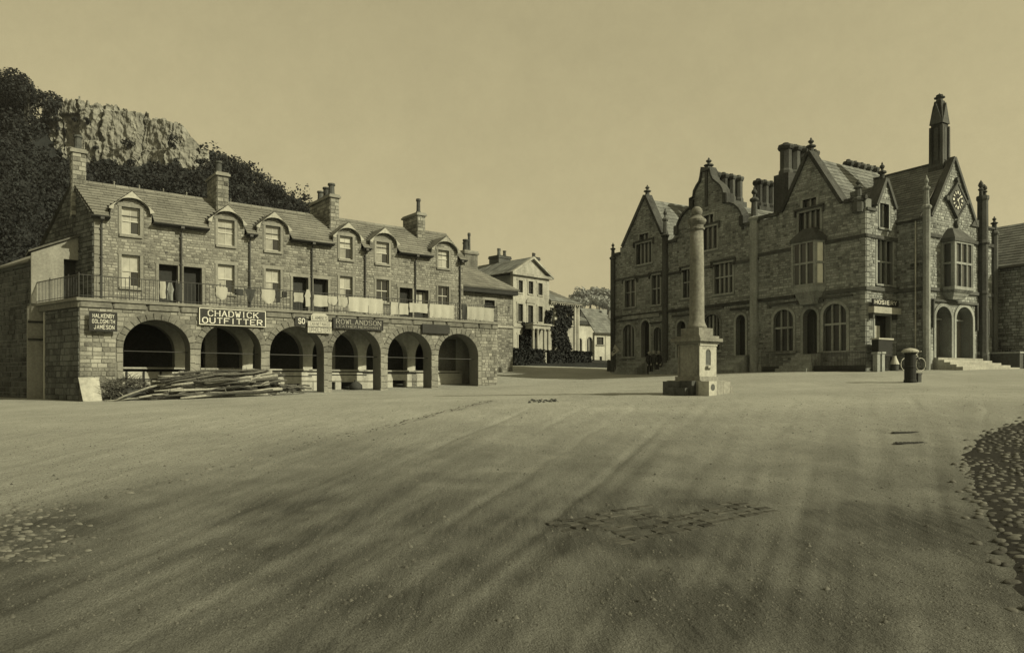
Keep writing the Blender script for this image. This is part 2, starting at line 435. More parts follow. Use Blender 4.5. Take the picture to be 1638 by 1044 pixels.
STROKES = {  # a plain lettering built of strokes on a 4 x 6 grid
 'A': [[(0,0),(2,6),(4,0)],[(.8,2.2),(3.2,2.2)]], 'B': [[(0,0),(0,6),(3,6),(3.7,5.2),(3.7,3.9),(3,3.2),(0,3.2)],[(3,3.2),(4,2.4),(4,.8),(3.1,0),(0,0)]],
 'C': [[(4,4.8),(3,6),(1.2,6),(0,4.6),(0,1.4),(1.2,0),(3,0),(4,1.2)]], 'D': [[(0,0),(0,6),(2.6,6),(4,4.4),(4,1.6),(2.6,0),(0,0)]],
 'E': [[(4,6),(0,6),(0,0),(4,0)],[(0,3.1),(3,3.1)]], 'F': [[(4,6),(0,6),(0,0)],[(0,3.1),(3,3.1)]],
 'G': [[(4,4.8),(3,6),(1.2,6),(0,4.6),(0,1.4),(1.2,0),(3,0),(4,1),(4,2.7),(2.4,2.7)]], 'H': [[(0,0),(0,6)],[(4,0),(4,6)],[(0,3.1),(4,3.1)]],
 'I': [[(2,0),(2,6)]], 'J': [[(3.4,6),(3.4,1.2),(2.4,0),(1,0),(.2,1.2)]], 'K': [[(0,0),(0,6)],[(4,6),(.2,2.6)],[(1.5,3.6),(4,0)]], 'L': [[(0,6),(0,0),(4,0)]],
 'M': [[(0,0),(0,6),(2,2),(4,6),(4,0)]], 'N': [[(0,0),(0,6),(4,0),(4,6)]], 'O': [[(1.2,0),(0,1.4),(0,4.6),(1.2,6),(2.8,6),(4,4.6),(4,1.4),(2.8,0),(1.2,0)]],
 'P': [[(0,0),(0,6),(3,6),(4,5.2),(4,3.6),(3,2.8),(0,2.8)]], 'R': [[(0,0),(0,6),(3,6),(4,5.2),(4,3.8),(3,3),(0,3)],[(1.8,3),(4,0)]],
 'S': [[(3.9,5),(3,6),(1,6),(0,5.1),(0,4),(1,3.2),(3,2.8),(4,2),(4,.9),(3,0),(1,0),(0,1)]], 'T': [[(0,6),(4,6)],[(2,6),(2,0)]],
 'U': [[(0,6),(0,1.3),(1.1,0),(2.9,0),(4,1.3),(4,6)]], 'W': [[(0,6),(1,0),(2,4.4),(3,0),(4,6)]], 'Y': [[(0,6),(2,3),(4,6)],[(2,3),(2,0)]],
 '&': [[(4,0),(.8,4.4),(1,5.6),(2,6),(3,5.4),(2.6,4.2),(.4,2.4),(.2,1),(1.2,0),(2.6,.2),(4,2)]], 'Z': [[(0,6),(4,6),(0,0),(4,0)]],
 'X': [[(0,0),(4,6)],[(0,6),(4,0)]], 'V': [[(0,6),(2,0),(4,6)]]}
SERIF = {'H': [(0,0),(0,6),(4,0),(4,6)], 'A': [(0,0),(4,0)], 'I': [(2,0),(2,6)], 'K': [(0,0),(0,6),(4,0),(4,6)], 'W': [(0,6),(4,6)], 'D': [(0,0),(0,6)], 'R': [(0,0),(0,6),(4,0)],
         'N': [(0,0),(0,6),(4,6)], 'L': [(0,6)], 'T': [(2,0)], 'P': [(0,0)], 'F': [(0,0)], 'M': [(0,0),(4,0)], 'Y': [(2,0)], 'U': [(0,6),(4,6)]}
def lettering(b, face, text, a0, a1, z0, z1, o, th=0.9, serif=False, dep=0.006, gap=1.9):
    adv = []; x = 0
    for c in text:
        adv.append(x); x += (2.2 if c == ' ' else (2.4 if c == 'I' else 4) + gap)
    x -= gap; sx = (a1 - a0) / x; sz = (z1 - z0) / 6; t = th / 2
    for c, x0 in zip(text, adv):
        if c == ' ': continue
        if c == 'I': x0 -= 0.8
        segs = []
        for line in STROKES[c]: segs += [(line[i], line[i + 1]) for i in range(len(line) - 1)]
        if serif: segs += [((p[0] - .75, p[1] + (.18 if p[1] < 3 else -.18)), (p[0] + .75, p[1] + (.18 if p[1] < 3 else -.18))) for p in SERIF.get(c, ())]
        for n_, ((px, pz), (qx, qz)) in enumerate(segs):
            dx, dz = qx - px, qz - pz; l = math.hypot(dx, dz); dx /= l; dz /= l
            tt = t if not (serif and n_ >= len(segs) - len(SERIF.get(c, ()))) else t * .45
            if serif and abs(dx) > .9: tt *= .7
            e = tt * .6; px_, pz_, qx_, qz_ = px - dx * e, pz - dz * e, qx + dx * e, qz + dz * e
            nx, nz = -dz * tt, dx * tt
            q = [(px_ + nx, pz_ + nz), (px_ - nx, pz_ - nz), (qx_ - nx, qz_ - nz), (qx_ + nx, qz_ + nz)]
            oo = o + dep + n_ * 0.0004
            b.add([face.map(a0 + (x0 + u) * sx, oo, z0 + v * sz) for u, v in q], [(0, 1, 2, 3)])

# ------------------------------------------------------------------ the lie of the land: heights over the eye line fitted to where things stand
CP = np.array([(0,3,-1.65),(-6,6,-1.63),(6,6,-1.6),(0,-10,-1.8),(-20,0,-1.7),(22,0,-1.2),(0,14,-1.15),(-6.8,15,-1.2),(-15,24,-1.12),(-18.9,31.4,-.97),(-23,34.5,-.9),(-26.3,37,-.95),
    (-.95,45.3,-.43),(6.6,26,-.58),(16.7,30,-.17),(19.7,40,.46),(8.3,59,.46),(23.2,39.6,.5),(29.4,43.8,.62),(33,36,.5),(-1,57,.82),(4,78,1.5),(10,92,1.55),(10.7,15,-.85),(13,38,.22),(3,38,-.35),(14,48,.42),(-10,38,-.72),(7,10,-1.4)])
def _phi(r): return np.where(r > 1e-9, r * r * np.log(np.maximum(r, 1e-9)), 0.0)
_n = len(CP); _K = _phi(np.hypot(CP[:, None, 0] - CP[None, :, 0], CP[:, None, 1] - CP[None, :, 1])) + np.eye(_n) * 12.0
_P = np.c_[np.ones(_n), CP[:, :2]]
_S = np.linalg.solve(np.block([[_K, _P], [_P.T, np.zeros((3, 3))]]), np.r_[CP[:, 2], 0, 0, 0])
def gh(x, y):
    x = np.asarray(x, float); y = np.asarray(y, float)
    xx = np.clip(x, -45, 45); yy = np.clip(y, -12, 100)
    r = np.hypot(xx[..., None] - CP[:, 0], yy[..., None] - CP[:, 1])
    h = (_phi(r) * _S[:_n]).sum(-1) + _S[_n] + _S[_n + 1] * xx + _S[_n + 2] * yy
    return np.clip(h, -2.4, 1.8) + E
def gz(x, y): return float(gh(x, y))
def gpt(px, py):
    """where the line of sight through a photo pixel meets the ground"""
    u, v = (px - CX) / F, (HY - py) / F
    lo = 1.0
    for k in range(1, 1200):
        t = 2.0 + k * 0.08
        if E + v * t <= gz(u * t, t): return (u * t, t, gz(u * t, t))
    return (u * 90, 90, gz(u * 90, 90))

# ------------------------------------------------------------------ ground
def vnoise(x, y, s):
    """smooth lattice noise, -1..1"""
    xi = np.floor(x).astype(int); yi = np.floor(y).astype(int); fx = x - xi; fy = y - yi
    fx = fx * fx * (3 - 2 * fx); fy = fy * fy * (3 - 2 * fy)
    def h(a, b):
        q = np.sin(a * 127.1 + b * 311.7 + s * 74.7) * 43758.5453
        return (q - np.floor(q)) * 2 - 1
    return (h(xi, yi) * (1 - fx) + h(xi + 1, yi) * fx) * (1 - fy) + (h(xi, yi + 1) * (1 - fx) + h(xi + 1, yi + 1) * fx) * fy

def track_coord(x, y):
    """across-track coordinate of the wheel tracks that fan out over the square"""
    return (x - 0.30 * y + 3.0) * 11.0 / (y * 0.45 + 7.0)
def relief(x, y):
    x = np.asarray(x, float); y = np.asarray(y, float)
    t = track_coord(x, y)
    fade = np.clip((38 - y) / 25, 0, 1) * np.clip((y - 1) / 3, 0, 1)
    ruts = np.zeros_like(t)
    for t0, k in ((-1.9, .8), (-.75, 1.0), (.1, .7), (1.25, 1.0), (2.3, .6), (3.45, .9), (4.1, .5), (5.6, .8), (6.7, .7)):
        wv = t0 + .25 * vnoise(y * .16, t0 + 0 * y, 61) + .06 * vnoise(y * .7, t0 + 0 * y, 62)
        ruts -= k * np.exp(-((t - wv) / .075) ** 2) * np.clip(.55 + .8 * vnoise(y * .35, t0 + 0 * y, 63), 0, 1)
    return fade * (0.030 * ruts + 0.007 * vnoise(x * 3.1, y * 3.1, 71) + 0.005 * vnoise(x * 7.3, y * 7.3, 72) + 0.016 * vnoise(t * 2.2, y * 0.10, 1) + 0.010 * vnoise(t * 5.5, y * 0.16, 2) + 0.010 * vnoise(x * 1.1, y * 1.1, 3) + 0.005 * vnoise(x * 4, y * 4, 4))
def gtop(x, y): return float(gh(x, y) + relief(x, y))

def axis(lo, hi, step, far0, far1):
    a = list(np.arange(lo, hi + 1e-6, step)); s = step; q = hi
    while q < far1: s *= 1.22; q += s; a.append(q)
    s = step; q = lo; pre = []
    while q > far0: s *= 1.22; q -= s; pre.append(q)
    return np.array(pre[::-1] + a)
gx, gy = axis(-11, 12, 0.065, -420, 420), axis(4.6, 21, 0.065, -60, 800)
X, Y = np.meshgrid(gx, gy)
Z = gh(X, Y) + relief(X, Y)
gutter_px = [(-60, 868), (0, 850), (120, 815), (215, 790), (300, 770), (400, 740), (520, 705), (640, 680), (720, 658), (790, 641)]
gutter = [gpt(*q)[:2] for q in gutter_px]
pave_px = [(1600, 960), (1585, 878), (1556, 820), (1534, 770), (1528, 735), (1548, 703), (1590, 684), (1640, 668), (1700, 656)]
pave = [gpt(*q)[:2] for q in pave_px]
py_, px_ = np.array([q[1] for q in pave]), np.array([q[0] for q in pave])
def pave_x(y): return np.interp(y, py_, px_)
st = np.zeros_like(X)
tc = track_coord(X, Y)
# even darkening towards the camera, broken by streaks of dung and damp along the wheel tracks, and a few larger damp patches
s1 = vnoise(tc * 1.6, Y * 0.13, 11); s2 = vnoise(tc * 4.2, Y * 0.22, 12); s3 = vnoise(tc * 9, Y * 0.5, 13)
near = np.clip((20.5 - Y) / 13.5, 0, 1)
gxl = np.interp(Y, [q[1] for q in gutter], [q[0] for q in gutter])
side = 1 - 0.55 * np.clip((gxl - X) / 1.2, 0, 1)          # the strip on the arcade side of the gutter is kept lighter
st += near * side * np.clip(0.66 + 0.04 * s1 + 0.06 * s2 + 0.09 * s3 + 0.10 * vnoise(X * .8, Y * .8, 14) + 0.08 * vnoise(X * 2.6, Y * 2.6, 15), 0, 0.78)
def blob(px, py, rx, ry, k, ang=0.32):
    global st
    bx, by, _ = gpt(px, py); dx, dy = X - bx, Y - by
    c, s = math.cos(ang), math.sin(ang); p, q = dx * c - dy * s, dx * s + dy * c
    d = (p / rx) ** 2 + (q / ry) ** 2
    st += 0.15 * k * np.clip(1.15 - d + 0.5 * vnoise(X * 1.5, Y * 1.5, 21) + 0.25 * vnoise(X * 5, Y * 5, 22), 0, 1)
for a in ((640, 745, 1.5, 3.2, .34), (820, 705, 1.6, 4.0, .34), (930, 760, 1.3, 2.6, .26), (500, 780, 1.2, 1.8, .3), (700, 820, 1.6, 1.5, .34), (420, 845, 1.4, 1.0, .3), (980, 850, 1.2, 1.0, .34), (1110, 804, .55, .25, .5),
          (1440, 810, 1.0, 2.0, .22), (1510, 850, .8, 1.6, .34), (1060, 668, 2.5, 1.6, .14), (560, 690, .8, 2.5, .2), (905, 650, 1.2, .9, .2), (865, 641, .55, .35, .5), (60, 840, 1.5, .9, .4), (870, 598, 3.0, 2.0, .18), (1250, 760, 1.2, 2.5, .12),
          (300, 900, 3, 1.4, .3), (900, 930, 3, 1.2, .3), (1300, 930, 2.4, 1.2, .26), (1590, 760, 3, 3, .25)):
    blob(*a)
# the line of the old gutter: a dark wet edge along its stones
for i in range(len(gutter) - 1):
    (ax, ay), (bx, by) = gutter[i], gutter[i + 1]; l2 = (bx - ax) ** 2 + (by - ay) ** 2
    t = np.clip(((X - ax) * (bx - ax) + (Y - ay) * (by - ay)) / l2, 0, 1)
    d = np.hypot(X - ax - t * (bx - ax), Y - ay - t * (by - ay))
    st = np.maximum(st, 0.42 * np.exp(-(d / 0.17) ** 2) * (0.65 + 0.5 * vnoise(X * 2, Y * 2, 31)))
st = np.clip(st, 0, 0.78)
nv, nu = X.shape
me = bpy.data.meshes.new('ground')
idx = np.arange(nv * nu).reshape(nv, nu)
fq = np.stack([idx[:-1, :-1], idx[:-1, 1:], idx[1:, 1:], idx[1:, :-1]], -1).reshape(-1, 4)
def fast_mesh(me, vs, quads):
    n = len(quads); k = quads.shape[1]
    me.vertices.add(len(vs)); me.vertices.foreach_set('co', np.ascontiguousarray(vs, dtype=np.float32).ravel())
    me.loops.add(n * k); me.loops.foreach_set('vertex_index', np.ascontiguousarray(quads, dtype=np.int32).ravel())
    me.polygons.add(n); me.polygons.foreach_set('loop_start', np.arange(0, n * k, k, dtype=np.int32))
    me.update(calc_edges=True)
fast_mesh(me, np.stack([X, Y, Z], -1).reshape(-1, 3), fq)
me.polygons.foreach_set('use_smooth', np.ones(len(me.polygons), dtype=bool))
at = me.attributes.new('ground_dark', 'FLOAT', 'POINT'); at.data.foreach_set('value', st.astype(np.float32).ravel())
me.materials.append(M['ground'])
ground = bpy.data.objects.new('ground', me); COL.objects.link(ground); ground['kind'] = 'structure'
ROOTZ['ground'] = 0.0

# ------------------------------------------------------------------ cobbles and setts
def unit_cobble(m):
    k = random.randrange(6); key = 'cobble_%s_%d' % (m, k)
    if key not in UNIT:
        b = MB(); n = 7
        rs = [R(.85, 1.08) for _ in range(n)]; vs = []
        for r, z in ((1.0, -0.5), (0.96, 0.15), (0.66, 0.75)):
            for i in range(n): vs.append((r * rs[i] * .5 * math.cos(2 * PI * i / n), r * rs[i] * .5 * math.sin(2 * PI * i / n), z + R(-.06, .06)))
        vs.append((0, 0, .95)); fs = []
        for q in range(2):
            for i in range(n): fs.append((q * n + i, q * n + (i + 1) % n, (q + 1) * n + (i + 1) % n, (q + 1) * n + i))
        for i in range(n): fs.append((2 * n + i, 2 * n + (i + 1) % n, 3 * n))
        b.add(vs, fs); me = bpy.data.meshes.new(key); me.from_pydata(b.v, [], b.f); me.materials.append(M[m])
        me.polygons.foreach_set('use_smooth', [True] * len(me.polygons)); UNIT[key] = me
    return UNIT[key]
def lay_cobbles(name, spots, limit, parent, m):
    """spots: (x, y, length, width, rise, rotation)"""
    spots.sort(key=lambda s: s[0] ** 2 + s[1] ** 2)
    for x, y, l, wd, h, r in spots[:limit]:
        inst(name, unit_cobble(m), parent, (x, y, gtop(x, y) + (0.004 if name == 'cobblestone' else -h * .3)), r, (l, wd, h))
    if len(spots) > limit:
        vs, fs = [], []
        for x, y, l, wd, h, r in spots[limit:]:
            u = unit_cobble(m); k = len(vs); c, s = math.cos(r), math.sin(r); z = gtop(x, y)
            for v in u.vertices: vs.append((x + v.co.x * l * c - v.co.y * wd * s, y + v.co.x * l * s + v.co.y * wd * c, z + v.co.z * h))
            fs += [tuple(i + k for i in p.vertices) for p in u.polygons]
        b = MB(); b.v, b.f = vs, fs; b.build('cobble_cover', m, parent, kind='stuff', smooth=True)

# pavement of dark cobbles in the right foreground
b = MB(); ys = np.arange(4.4, 18.5, 0.2); cols = 24
for y in ys:
    for i in range(cols + 1):
        x = pave_x(y) + 0.06 * vnoise(np.array(y * 3), np.array(1.0), 5) + (i / cols) * (0.9 * y + 3 - pave_x(y))
        b.v.append((float(x), float(y), gtop(x, y) + (0.012 if i else -0.03)))
for r_ in range(len(ys) - 1):
    for i in range(cols): k = r_ * (cols + 1) + i; b.f.append((k, k + 1, k + cols + 2, k + cols + 1))
pavement = b.build('cobbled_pavement', 'joint', kind='structure', smooth=True)
spots = []; y = 4.9; row = 0
while y < 17.5:
    x = float(pave_x(y)) + R(-.25, .1)
    while x < y * 0.76 + 0.6:
        l = R(0.08, 0.15)
        edge = (x - float(pave_x(y))) / .5
        if random.random() < min(.92, .35 + .6 * edge): spots.append((x + l / 2, y + R(-.03, .03), l, R(0.06, 0.10), R(0.015, 0.04), R(-.35, .35)))
        x += l + R(0.02, 0.06)
    y += R(0.10, 0.135); row += 1
lay_cobbles('cobblestone', spots, 300, pavement, 'cobble')

# worn gutter stones across the square, the patch at bottom left and the setts in the middle foreground
spots = []
for i in range(len(gutter) - 1):
    (ax, ay), (bx, by) = gutter[i], gutter[i + 1]; l = math.hypot(bx - ax, by - ay); tx, ty = (bx - ax) / l, (by - ay) / l
    q = 0
    while q < l:
        for o in (R(-.30, -.16), R(-.12, 0.02)):
            if random.random() < 0.62:
                s = R(.05, .15); spots.append((ax + tx * q - ty * -o + R(-.03, .03), ay + ty * q + tx * -o, s, s * R(.55, .8), R(.01, .03), R(0, 3)))
        q += R(.13, .22)
for k in range(170):
    x, y, _ = gpt(R(-40, 160) * R(.5, 1), R(806, 900)); s = R(.05, .13)
    spots.append((x, y, s, s * R(.5, .8), R(.012, .03), R(-.5, .5)))
lay_cobbles('gutter_stone', spots, 240, ground, 'palecobble')
x0, y0, _ = gpt(925, 845); x1, y1, _ = gpt(1175, 800)
for r_ in range(8):
    for c_ in range(14):
        u, v = c_ / 13, r_ / 7
        x = x0 + (x1 - x0) * u + 0.9 * v * .55 - .25 + R(-.02, .02); y = y0 + (y1 - y0) * u - 0.85 * v + .25 + R(-.02, .02)
        if vnoise(np.array(x * 1.7), np.array(y * 1.7), 41) > -0.25 and random.random() < .8:
            inst('sett', unit_mesh('sett', 'sett', lambda b: b.add([(-.5, -.5, -1), (.5, -.5, -1), (.5, .5, -1), (-.5, .5, -1), (-.42, -.4, .5), (.42, -.4, .5), (.42, .4, .5), (-.42, .4, .5)], [(4, 5, 6, 7), (0, 1, 5, 4), (1, 2, 6, 5), (2, 3, 7, 6), (3, 0, 4, 7)])),
                 ground, (x, y, gtop(x, y) + .002), R(-.08, .08) + .5, (R(.15, .23), R(.085, .12), R(.004, .011)))

# ------------------------------------------------------------------ foliage
RNG = np.random.default_rng(5)
def leaf_cloud(c, rx, rz, n, s, clumps=12):
    """n leaf quads spread over the clumps of an uneven crown"""
    c = np.array(c, float)
    d = RNG.normal(size=(clumps, 3)); d /= np.linalg.norm(d, axis=1)[:, None]
    cc = d * RNG.uniform(.25, .78, (clumps, 1)); cr = RNG.uniform(.28, .5, clumps)
    k = RNG.integers(0, clumps, n)
    q = RNG.normal(size=(n, 3)); q /= np.linalg.norm(q, axis=1)[:, None]
    p = cc[k] + q * (cr[k] * RNG.uniform(.7, 1.08, n))[:, None]
    p = p * np.array([rx, rx, rz]) + c
    nrm = q + RNG.normal(size=(n, 3)) * .55; nrm /= np.linalg.norm(nrm, axis=1)[:, None]
    t = np.cross(nrm, RNG.normal(size=(n, 3))); t /= np.linalg.norm(t, axis=1)[:, None]
    u = np.cross(nrm, t); ss = (s * RNG.uniform(.6, 1.3, n))[:, None]
    return np.stack([p - t * ss, p - u * ss * .7, p + t * ss, p + u * ss * .7], 1).reshape(-1, 3)
def leaf_object(name, clouds, m, parent=None, kind=None):
    v = np.concatenate(clouds); me = bpy.data.meshes.new(name)
    fast_mesh(me, v, np.arange(len(v)).reshape(-1, 4)); me.materials.append(M[m])
    o = bpy.data.objects.new(name, me); COL.objects.link(o)
    if parent: o.parent = parent
    if kind: o['kind'] = kind
    return o
def tree(name, label, loc, h, rx, group=None, m='leaf', n=900, s=0.42, trunk=True, cat='tree'):
    t = thing(name, label, cat, loc, group=group)
    ch = h * .72
    leaf_object('crown', [leaf_cloud((0, 0, h - ch * .5), rx, ch * .55, n, s)], m, t)
    b = MB(); r0 = .05 * h
    b.tube([(0, 0, -.6), (.05, 0, h * .2), (R(-.1, .1) * h * .3, 0, h * .5), (0, R(-.1, .1) * h * .3, h * .8)], [r0, r0 * .75, r0 * .5, r0 * .2], 7)
    for k in range(3):
        a = R(0, 6.28); b.tube([(0, 0, h * (.3 + .1 * k)), (math.cos(a) * rx * .35, math.sin(a) * rx * .35, h * (.48 + .1 * k)), (math.cos(a) * rx * .65, math.sin(a) * rx * .65, h * (.6 + .1 * k))], [r0 * .45, r0 * .3, r0 * .1], 5)
    b.build('trunk', 'bark', t)
    return t

# ------------------------------------------------------------------ the wooded scar behind the arcade
DC, DF = 215.0, 78.0
sk = [(-420, 215), (-250, 185), (0, 160), (60, 178), (100, 168), (200, 186), (290, 210), (315, 240), (345, 268), (380, 288), (400, 300), (440, 318), (485, 345), (540, 380), (640, 425), (800, 490), (1000, 560)]
def crest(px): return (HY - np.interp(px, [q[0] for q in sk], [q[1] for q in sk])) / F * DC
def cliff_k(px): return np.clip((px - 40) / 40, 0, 1) * np.clip((335 - px) / 45, 0, 1)
def hill_z(px, D):
    H = crest(px); t = np.clip((D - DF) / (DC - DF), 0, 1.6); k = cliff_k(px)
    plain = np.where(t < 1, t ** 1.15, 1 - (t - 1) * .12)
    hd = 0.30 - .05 * np.clip((px - 100) / 200, 0, 1)
    stepped = np.where(t < .84, (1 - hd) * (t / .84) ** 1.15 * .98, np.where(t < .88, (1 - hd) * .98 + (t - .84) / .04 * (hd - .09), np.where(t < 1, .90, .90 - (t - 1) * .12)))
    h = H * (plain * (1 - k) + stepped * k)
    return h * 1.0 + 1.6 + E
pxs = np.arange(-420, 1001, 12.0); ds = np.concatenate([np.arange(66, 196, 6.0), np.arange(196, 204, 1.0), np.arange(204, 330, 8.0)])
PX, DD = np.meshgrid(pxs, ds)
HX = (PX - CX) / F * DD; HZ = hill_z(PX, DD) + 0.7 * vnoise(HX * .12, DD * .12, 51) * np.clip((DD - 70) / 20, 0, 1)
HZ = np.where(DD < 72, -1.0, HZ)
me = bpy.data.meshes.new('hill'); i2 = np.arange(HX.size).reshape(HX.shape)
fast_mesh(me, np.stack([HX, DD, HZ], -1).reshape(-1, 3), np.stack([i2[:-1, :-1], i2[:-1, 1:], i2[1:, 1:], i2[1:, :-1]], -1).reshape(-1, 4))
me.polygons.foreach_set('use_smooth', np.ones(len(me.polygons), dtype=bool)); me.materials.append(M['soil'])
hill = bpy.data.objects.new('hill', me); COL.objects.link(hill); hill['kind'] = 'structure'; ROOTZ['hill'] = 0.0
# the limestone cliff: a thick craggy band with ledges and cracks
cv = []; nc, nr = 260, 56
for r_ in range(nr):
    for c_ in range(nc):
        u = c_ / (nc - 1); px = 74 + (342 - 74) * u; v = r_ / (nr - 1)
        k = math.sin(PI * min(1, max(0, u))) ** .35
        Hc = float(crest(px)) * 195 / DC; top = Hc * (1.0 + .025 * noise.noise((px * .09, 0, 1)) + .012 * noise.noise((px * .3, 4, 1))) + 1.6 + E
        hgt = .255 * min(1, .35 + 2.4 * (1 - u)) * min(1, .3 + 5 * u) * (1 + .35 * noise.noise((px * .045, 3, 1)))
        bot = Hc * (1 - hgt) - 1.0 + E; z = bot + (top - bot) * v
        D = 196.0 - 4.5 * k + 2.0 * v; x = (px - CX) / F * D
        wx = x + 1.5 * noise.noise((x * .2, z * .2, 9))
        blk = math.floor(wx * .14 + .6 * noise.noise((x * .05, z * .03, 1))); fr2 = wx * .14 + .6 * noise.noise((x * .05, z * .03, 1)) - blk
        D += 1.5 * (noise.cell(Vector((blk + .5, math.floor(z * .11 + .35 * noise.noise((blk * 3.1, 0, 0))) + .5, 2.5))) - .5) + (1.0 if min(fr2, 1 - fr2) < .05 else 0)
        D += 2.0 * noise.noise((x * .10, z * .10, 3.3)) + 1.0 * abs(noise.noise((x * .45, z * .16, 7.7))) + .55 * noise.noise((x * .9, z * .7, 2)) + .3 * noise.noise((x * 2.2, z * 1.7, 5))
        cv.append((x, D, z))
b = MB(); b.v = cv
for r_ in range(nr - 1):
    for c_ in range(nc - 1): k = r_ * nc + c_; b.f.append((k, k + 1, k + nc + 1, k + nc))
n0 = len(b.v)   # a top ledge running back into the hill
for c_ in range(nc):
    x, D, z = cv[(nr - 1) * nc + c_]; b.v.append((x * (D + 20) / D, D + 20, z - 1.2))
for c_ in range(nc - 1): k = (nr - 1) * nc + c_; b.f.append((k, k + 1, n0 + c_ + 1, n0 + c_))
b.build('limestone_cliff', 'rock', hill)

clouds = []
def wood_spot(px, D, rr, n):
    x = (px - CX) / F * D; z = float(hill_z(np.array(px), np.array(D)))
    clouds.append(leaf_cloud((x, D, z + rr * .45), rr, rr * .95, n, .24 * D / 130 + .06, 9))
for k in range(640):
    px = R(-130, 520); t = R(0.0, .97) ** .8; D = DF + t * (DC - DF)
    if cliff_k(px) > .25 and D > 178: 
        continue
    wood_spot(px, D, R(2.2, 4.4) * (.8 + D / 400), 270)
for k in range(110):        # bushes on the ledges and at the foot of the cliff
    px = R(60, 335); wood_spot(px, R(174, 188), R(1.3, 3.0), 170)
for px, D, rr in ((120, 184, 1.4), (148, 186, 1.2), (205, 185, 1.8), (232, 186, 1.6), (272, 185, 1.8), (175, 187, 1.2), (300, 186, 2.0), (100, 196, 2.6), (118, 198, 1.8), (178, 197, 1.5), (228, 196, 2.4), (300, 197, 2.4), (320, 197, 2.6), (214, 197, 2.0), (221, 198, 1.5), (252, 197, 1.7)): wood_spot(px, D, rr, 240)
for k in range(26):        # shrubs rooted in the ledges of the rock face
    px = R(84, 330); u = (px - 74) / 268; H_ = float(crest(px)) * 195 / DC; v = R(.72, .97) if k % 2 else R(.74, .82); rr = R(.9, 2.2)
    clouds.append(leaf_cloud(((px - CX) / F * 190, 190.5, H_ * v + 1.6 + E), rr, rr * .8, 130, .34, 7))
leaf_object('hillside_wood', clouds, 'leaf', kind='stuff')
# trees one can tell apart against the sky
def sky_tree(px, ytop, D, rx, label, group, n=700):
    x = (px - CX) / F * D; base = float(hill_z(np.array(px), np.array(D))); ztop = E + (HY - ytop) / F * D
    tree('hill_tree', label, (x, D, base - .5), max(3.0, ztop - base + .5), rx, group, n=int(n * 2.2), s=.32)
sky_tree(44, 112, 187, 8.2, 'great dark round-headed tree crowning the left end of the cliff', None, 2600)
sky_tree(-14, 116, 189, 7.6, 'dark tree half cut off by the left edge on top of the hill', None, 1500)
for i, (px, yt, rx) in enumerate(((352, 258, 3.0), (372, 256, 4.2), (398, 272, 4.2), (420, 284, 3.6), (440, 293, 3.6), (458, 305, 3.2), (474, 316, 2.8))):
    sky_tree(px, yt, 196, rx, ['bushy tree just right of the cliff end on the skyline', 'tallest bushy tree behind the second chimney on the skyline', 'round tree on the skyline between the second and third chimneys'][min(i, 2)] if i < 3 else 'small round tree stepping down the skyline before the third chimney', 'trees along the hill skyline', 420)

# ------------------------------------------------------------------ the arcaded row (left)
A = Frame(-18.89, 31.39, 37.81)
ZA = 0.2
arc = fthing('arcade_building', 'long stone row with six ground floor arches, dormered cottages above and a balcony of washing', 'building', A, ZA)
AF = Face(A, 0, 0)                      # arcade front
YU = 2.7
AU = Face(A, 0, YU)                     # cottage front above the balcony
AL = AF.a(795)
ZC = E + 3.56                           # top of the balcony slab
arches_px = [(196.9, 303.8), (320.9, 417), (431.5, 517.7), (531, 608.5), (620, 689.8), (700.8, 764.3)]
arches = [(AF.a(l), AF.a(r)) for l, r in arches_px]
ZCR = ZC - 0.82; RISE = 1.32
zb = -0.2
outer = [(0, zb)]
for a0, a1 in arches:
    c, hw = (a0 + a1) / 2, (a1 - a0) / 2
    outer += [(a0, zb)] + [(c - hw * math.cos(PI * i / 16), ZCR - RISE + RISE * math.sin(PI * i / 16)) for i in range(17)] + [(a1, zb)]
outer += [(AL, zb), (AL, ZC - .42), (0, ZC - .42)]
wall = MB().prism(outer, -0.92, 0, AF.map).build('arcade_wall', 'mortar', arc)
keep = []
for a0, a1 in arches: keep.append(arched(a0 - .30, a1 + .30, zb, ZCR - RISE, RISE + .34, 20))
masonry(AF, rect(0, AL, 0.3, ZC - .44), keep, 0.45, ZC - .44, .19, .18, .50, .024, wall, 'rubble', limit=300)
b = MB()
for a0, a1 in arches:                   # jamb blocks and voussoirs, each a stone
    c, hw = (a0 + a1) / 2, (a1 - a0) / 2
    for side, x0 in ((-1, a0), (1, a1)):
        z = 0.4
        while z < ZCR - RISE - .05:
            h = min(R(.3, .46), ZCR - RISE - z); wd = R(.24, .30)
            inst('jamb_stone', unit_stone('dressed'), wall, AF.map(x0 + side * wd / 2, 0, z + h / 2), AF.rot, (wd, .035, h - .012)); z += h
    nvz = 15
    for k in range(nvz):
        t0, t1 = PI * k / nvz + .012, PI * (k + 1) / nvz - .012; dp = .31 if k % 2 else .27
        q = [(c - hw * math.cos(t), ZCR - RISE + RISE * math.sin(t)) for t in (t0, (t0 + t1) / 2, t1)]
        o = [(c - (hw + dp) * math.cos(t), ZCR - RISE + (RISE + dp) * math.sin(t)) for t in (t1, t0)]
        MB().prism(q + o, -0.02, .045 + R(0, .02), AF.map).build('voussoir', 'band', wall)
